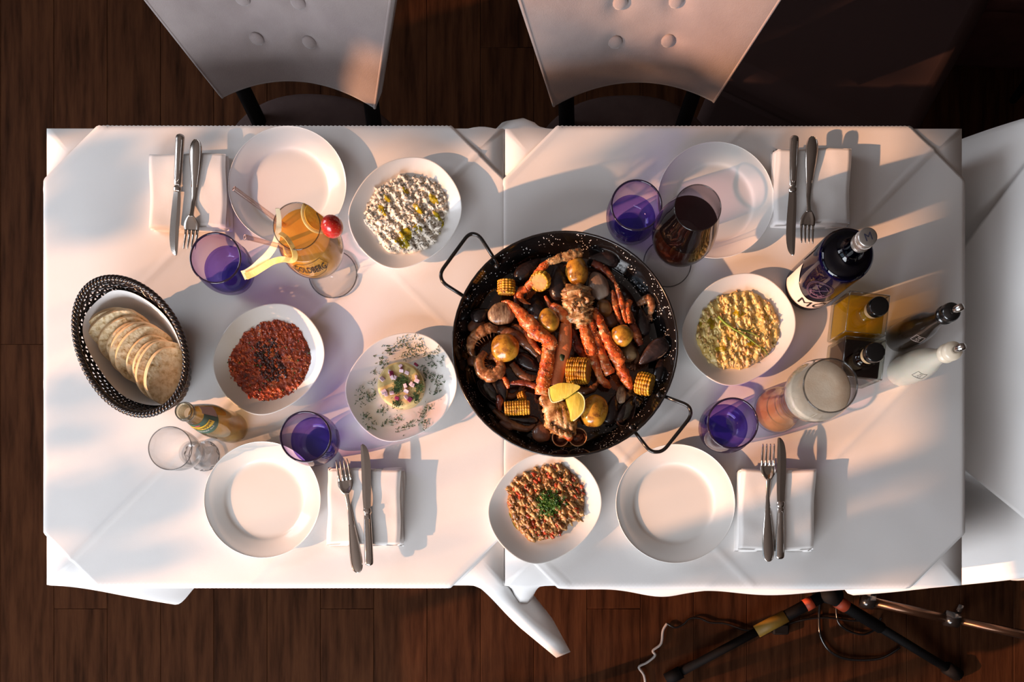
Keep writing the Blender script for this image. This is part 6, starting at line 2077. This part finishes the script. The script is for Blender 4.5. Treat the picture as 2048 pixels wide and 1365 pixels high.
# clams
clam_m = noisy('clam_shell', [(0.32, (0.05, 0.02, 0.012)), (0.45, (0.20, 0.11, 0.06)), (0.58, (0.38, 0.26, 0.16)), (0.72, (0.50, 0.40, 0.28))], scale=45, rough=0.35, bump=0.8, bscale=70, coat=0.3, nrough=0.75, stretch=(3, 1, 1))
clam_g = noisy('grey_clam_shell', [(0.3, (0.14, 0.075, 0.05)), (0.55, (0.34, 0.25, 0.19)), (0.8, (0.46, 0.38, 0.31))], scale=18, rough=0.35, bump=0.5, bscale=60, coat=0.3)
clam_o = noisy('brown_clam_shell', [(0.3, (0.09, 0.028, 0.015)), (0.6, (0.26, 0.10, 0.05)), (0.8, (0.40, 0.20, 0.11))], scale=26, rough=0.3, bump=0.6, bscale=70, coat=0.4)
def clam(lab, x, y, z, a, b, r, m):
    me = blob_mesh('closed_clam', (0, 0, 0), (a * ZK(z), b * ZK(z), min(a, b) * ZK(z) * 0.62), rz=D(r), ico=ICO4, amp=0.05, freq=2, shape=lambda q: (q.x * (1 - 0.15 * q.y) * (1 + 0.012 * math.sin(q.x * 22)), q.y, q.z * (1 + 0.03 * math.sin(q.x * 22))))
    o = link('closed_clam', me, m, loc=ZP(x, y, z))
    tag(o, lab, 'clam', 'clams in the pan')
clam('ridged pale brown clam under the tip of the large claw', 342, 522, 0.034, 76, 62, 0, clam_m)
clam('smooth grey clam beside the top potato', 882, 368, 0.030, 56, 82, 20, clam_g)
clam('brown clam in the sauce left of the opened clam', 568, 1188, 0.020, 54, 52, 0, clam_o)
clam('brown clam with a cut edge behind the right baby potato', 950, 555, 0.022, 42, 48, 35, clam_o)
clam('dark brown clam at the far left under the ridged clam', 205, 590, 0.018, 52, 40, 10, clam_o)
clam('small brown clam low in the sauce at the lower left', 375, 1140, 0.012, 46, 30, -20, clam_o)
clam('brown clam tucked beneath the long crab leg near the right mussel', 1010, 975, 0.016, 28, 50, 0, clam_m)
clam('dark brown clam by the shrimp tail at the left edge', 185, 785, 0.016, 34, 32, 0, clam_o)
oc_ = thing('open_clam', 'opened clam with two round half shells at the bottom of the pan', 'clam', ZP(720, 1218, 0.01), 0, 'clams in the pan')
rimm = pbr('clam_rim', (0.70, 0.40, 0.20), 0.4)
for (x, y, r, tl) in ((672, 1216, 47, 0.25), (768, 1212, 50, -0.25)):
    z = 0.022
    R = r * ZK(z)
    cc = ZP(x, y, z)
    pr_ = [(R, 0), (R * 0.9, -0.005), (R * 0.6, -0.010), (R * 0.25, -0.012), (0.0001, -0.0125)]
    me = lathe('half_shell', pr_, 36); me.transform(Matrix.Translation(cc) @ Matrix.Rotation(tl, 4, 'Y'))
    s_ = link('half_shell', me, clam_o, oc_, world=True)
    me = tube('shell_rim', [(R * math.cos(k * PI / 20), R * math.sin(k * PI / 20), 0) for k in range(40)], 0.0010, n=8, closed=True)
    me.transform(Matrix.Translation(cc) @ Matrix.Rotation(tl, 4, 'Y'))
    link('shell_rim', me, rimm, s_, world=True)
    link('flesh', blob_mesh('flesh', cc + Vector((0, 0, -0.006)), (R * 0.6, R * 0.5, 0.004), amp=0.4, freq=2.5), clam_o, s_, world=True)
# lemon wedges
lem = noisy('lemon_flesh', [(0.3, (0.72, 0.50, 0.05)), (0.6, (0.82, 0.64, 0.12)), (0.8, (0.86, 0.72, 0.25))], scale=60, rough=0.25, bump=0.4, bscale=180, coat=0.5, sub=0.15, stretch=(1, 0.35, 1))
rind = pbr('lemon_rind', (0.62, 0.52, 0.02), 0.35, coat=0.3, bump=0.2, bscale=500)
pith = pbr('lemon_white', (0.82, 0.72, 0.36), 0.6)
def lemon(lab, pts, z, arc, tz):
    """pts: outline in zoomed px (flat face), arc: indexes of the skin side"""
    c = ZP(sum(p[0] for p in pts) / len(pts), sum(p[1] for p in pts) / len(pts), z)
    t = thing('lemon_wedge', lab, 'lemon', c, 0, 'lemon wedges on the crab')
    out = cr([(*ZP(x, y, z + dz)[:],) for (x, y, dz) in pts], 6)
    out = out[:-1]
    n = len(out)
    lo = [(x, y, zz - 0.007) for x, y, zz in out]
    cen = (c.x, c.y, c.z + 0.0045)
    vs = out + lo + [cen, (c.x, c.y, c.z - 0.010)]
    fs = [(k, (k + 1) % n, 2 * n) for k in range(n)] 
    link('flesh', mesh('flesh', vs[:n] + [cen], [(k, (k + 1) % n, n) for k in range(n)]), lem, t, world=True)
    link('rind', mesh('rind', out + lo + [(c.x, c.y, c.z - 0.009)], [((k + 1) % n, k, n + k, n + (k + 1) % n) for k in range(n)] + [(n + (k + 1) % n, n + k, 2 * n) for k in range(n)]), rind, t, world=True)
    q = [Vector(v) for v in out[arc[0] * 6:arc[1] * 6]]
    link('pith', tube('pith', q, 0.0011, n=8), pith, t, world=True)
lemon('lemon wedge lying flat over the crab leg, pointed tip to the right', [(608, 935, 0), (660, 912, 0.002), (720, 912, 0.003), (782, 930, 0.002), (740, 970, 0.002), (690, 1000, 0), (630, 1017, -0.002), (610, 980, -0.002), (608, 935, 0)], 0.062, (5, 8), 0)
lemon('lemon wedge with its green rim turned to the long potato', [(700, 1000, 0), (740, 975, 0.002), (768, 960, 0.002), (800, 990, 0.0), (806, 1035, -0.001), (790, 1080, -0.002), (735, 1122, -0.004), (722, 1070, -0.001), (708, 1030, 0), (700, 1000, 0)], 0.058, (2, 6), 0)
# parsley leaf, garlic bits, spice specks
lf = P(1124, 717, 0.062)
v, f = [(0, 0, 0.001), (-0.004, 0.004, 0), (-0.002, 0.007, 0.001), (0.002, 0.006, 0.0), (0.005, 0.004, 0.001), (0.004, 0.0, 0), (0.002, -0.005, 0.001), (-0.003, -0.004, 0)], [(0, k, k % 7 + 1) for k in range(1, 8)]
o = link('bay_leaf_piece', mesh('bay_leaf_piece', v, f), pbr('dark_leaf', (0.02, 0.035, 0.01), 0.5), loc=lf)
md = o.modifiers.new('thick', 'SOLIDIFY'); md.thickness = 0.0006
tag(o, 'torn dark green leaf stuck on the smooth crab leg', 'herb')
sp = []
for q in range(900):
    a = random.uniform(0, 2 * PI); r = 0.150 * math.sqrt(random.random())
    sp.append((pc.x + r * math.cos(a), pc.y + r * math.sin(a), T + ZT + 0.0052, random.uniform(0.0003, 0.0014), random.uniform(0.0003, 0.001), 0.0006, random.uniform(0, 3), 0))
g = link('spice_bits', many('spice_bits', sp), noisy('spice', [(0.3, (0.10, 0.03, 0.01)), (0.7, (0.40, 0.16, 0.05))], scale=90, rough=0.4, bump=0), world=True)
tag(g, 'loose spice and shell crumbs in the pan sauce', 'spice', kind='stuff')
# ------------------------------------------------------------- outside: a tree whose leaves dapple the sun
def upstream(px, py, z, X):
    """the point at x = X on the sun ray that reaches photo pixel (px, py) at height z above the table"""
    p = P(px, py, z)
    return p - SUN_DIR * ((p.x - X) / SUN_DIR.x)
tree = thing('garden_tree', 'leafy tree standing outside the left window', 'tree', (-4.3, -1.2, -0.15))
spots = []
def band(x0, y0, x1, y1, w_, n):
    for k in range(n):
        f = random.random()
        spots.append((x0 + (x1 - x0) * f, y0 + (y1 - y0) * f + random.gauss(0, w_)))
band(90, 415, 330, 345, 12, 34)
band(110, 335, 260, 290, 5, 12)
band(400, 275, 600, 262, 4, 8)
band(100, 470, 260, 430, 5, 7)
band(90, 800, 380, 740, 14, 16)
band(90, 1010, 420, 960, 18, 34)
band(160, 1060, 420, 990, 7, 12)
band(120, 1140, 380, 1110, 12, 26)
band(90, 880, 180, 860, 6, 6)
band(1000, 1150, 1500, 1120, 20, 26)
band(1020, 1060, 1500, 1150, 20, 16)
band(1500, 1150, 1920, 1080, 40, 50)
band(1700, 1060, 1900, 1000, 16, 16)
band(1180, 330, 1560, 290, 24, 30)
band(1500, 420, 1900, 330, 10, 10)
band(1250, 260, 1560, 262, 8, 10)
band(1930, 420, 2050, 380, 30, 30)  # from here: unseen leaf clumps added to keep sun off the right-hand table
band(1930, 520, 2050, 480, 40, 30)
band(1930, 650, 2050, 620, 40, 30)
band(1930, 800, 2050, 780, 40, 30)
band(1930, 950, 2050, 900, 40, 30)
for k in range(60):
    spots.append((random.uniform(1470, 1830), random.uniform(-60, 190), -0.28))  # unseen leaves added to block sun patches on the dark chair seat
for k in range(34):
    spots.append((random.uniform(1290, 1960), random.uniform(1235, 1365), -0.75))  # unseen leaves added to darken the floor round the light stand
for k in range(16):
    spots.append((random.uniform(1500, 1720), random.uniform(-60, 40), -0.28))  # further leaves added to shade that same seat
cl = {}
for sp_ in spots:
    px, py = sp_[:2]
    X = random.uniform(-4.7, -3.9)
    c = upstream(px, py, sp_[2] if len(sp_) > 2 else 0, X)
    key = (round(c.y / 0.35), round(c.z / 0.3))
    cl.setdefault(key, []).append(c)
for (a, b, n) in ((1.3, 2.6, 60), (-2.9, 2.3, 60), (0.9, 1.2, 40)):
    for q in range(n):
        c = Vector((random.uniform(-4.9, -3.9), a + random.gauss(0, 0.25), b + random.gauss(0, 0.3)))
        cl.setdefault((round(c.y / 0.35), round(c.z / 0.3)), []).append(c)
trunk_top = Vector((-4.3, -1.2, 1.0))
link('trunk', tube('trunk', [Vector((-4.3, -1.2, -0.15)), Vector((-4.33, -1.25, 0.4)), trunk_top, Vector((-4.3, -1.15, 1.35))], [0.07, 0.055, 0.045, 0.02], n=12), bark_m, tree, world=True)
tw, leaves = [], []
for key, pts in cl.items():
    cen = sum(pts, Vector()) / len(pts)
    low = trunk_top + Vector((0, (cen.y - trunk_top.y) * 0.25, 0.02))
    for c in pts[:3]:
        tw.append(tube_geo([cen, c], [0.003, 0.0015], n=4))
    tw.append(tube_geo([low, low.lerp(cen, 0.5) + Vector((0, 0, -0.04)), cen], [0.007, 0.005, 0.003], n=5))
    for c in pts:
        s = random.uniform(0.022, 0.036)
        leaves.append((c.x, c.y, c.z, s, s * 0.75, s * 0.5, random.uniform(1.1, 2.0), random.uniform(-0.6, 0.6)))
LEAFV = (LEAF[0][:, [2, 1, 0]], LEAF[1])
v, f = join_geo(tw)
g = link('twigs', mesh('twigs', v, f), bark_m, tree, world=True); g['kind'] = 'stuff'
# leaves turned broadside to the low sun
lv0 = np.array([(0, -1, 0), (0, -0.4, 0.6), (0, 0.5, 0.5), (0, 1, 0), (0, 0.5, -0.5), (0, -0.4, -0.6), (0.15, 0, 0)], float)
pl = []
for (x, y, z, s, _, _, a, t_) in leaves:
    pl.append((x, y, z, s, s, s, random.uniform(-0.5, 0.8), random.uniform(-0.5, 0.5)))
g = link('leaves', many('leaves', pl, (lv0, LEAF[1]), smooth=False), leaf_m, tree, world=True); g['kind'] = 'stuff'
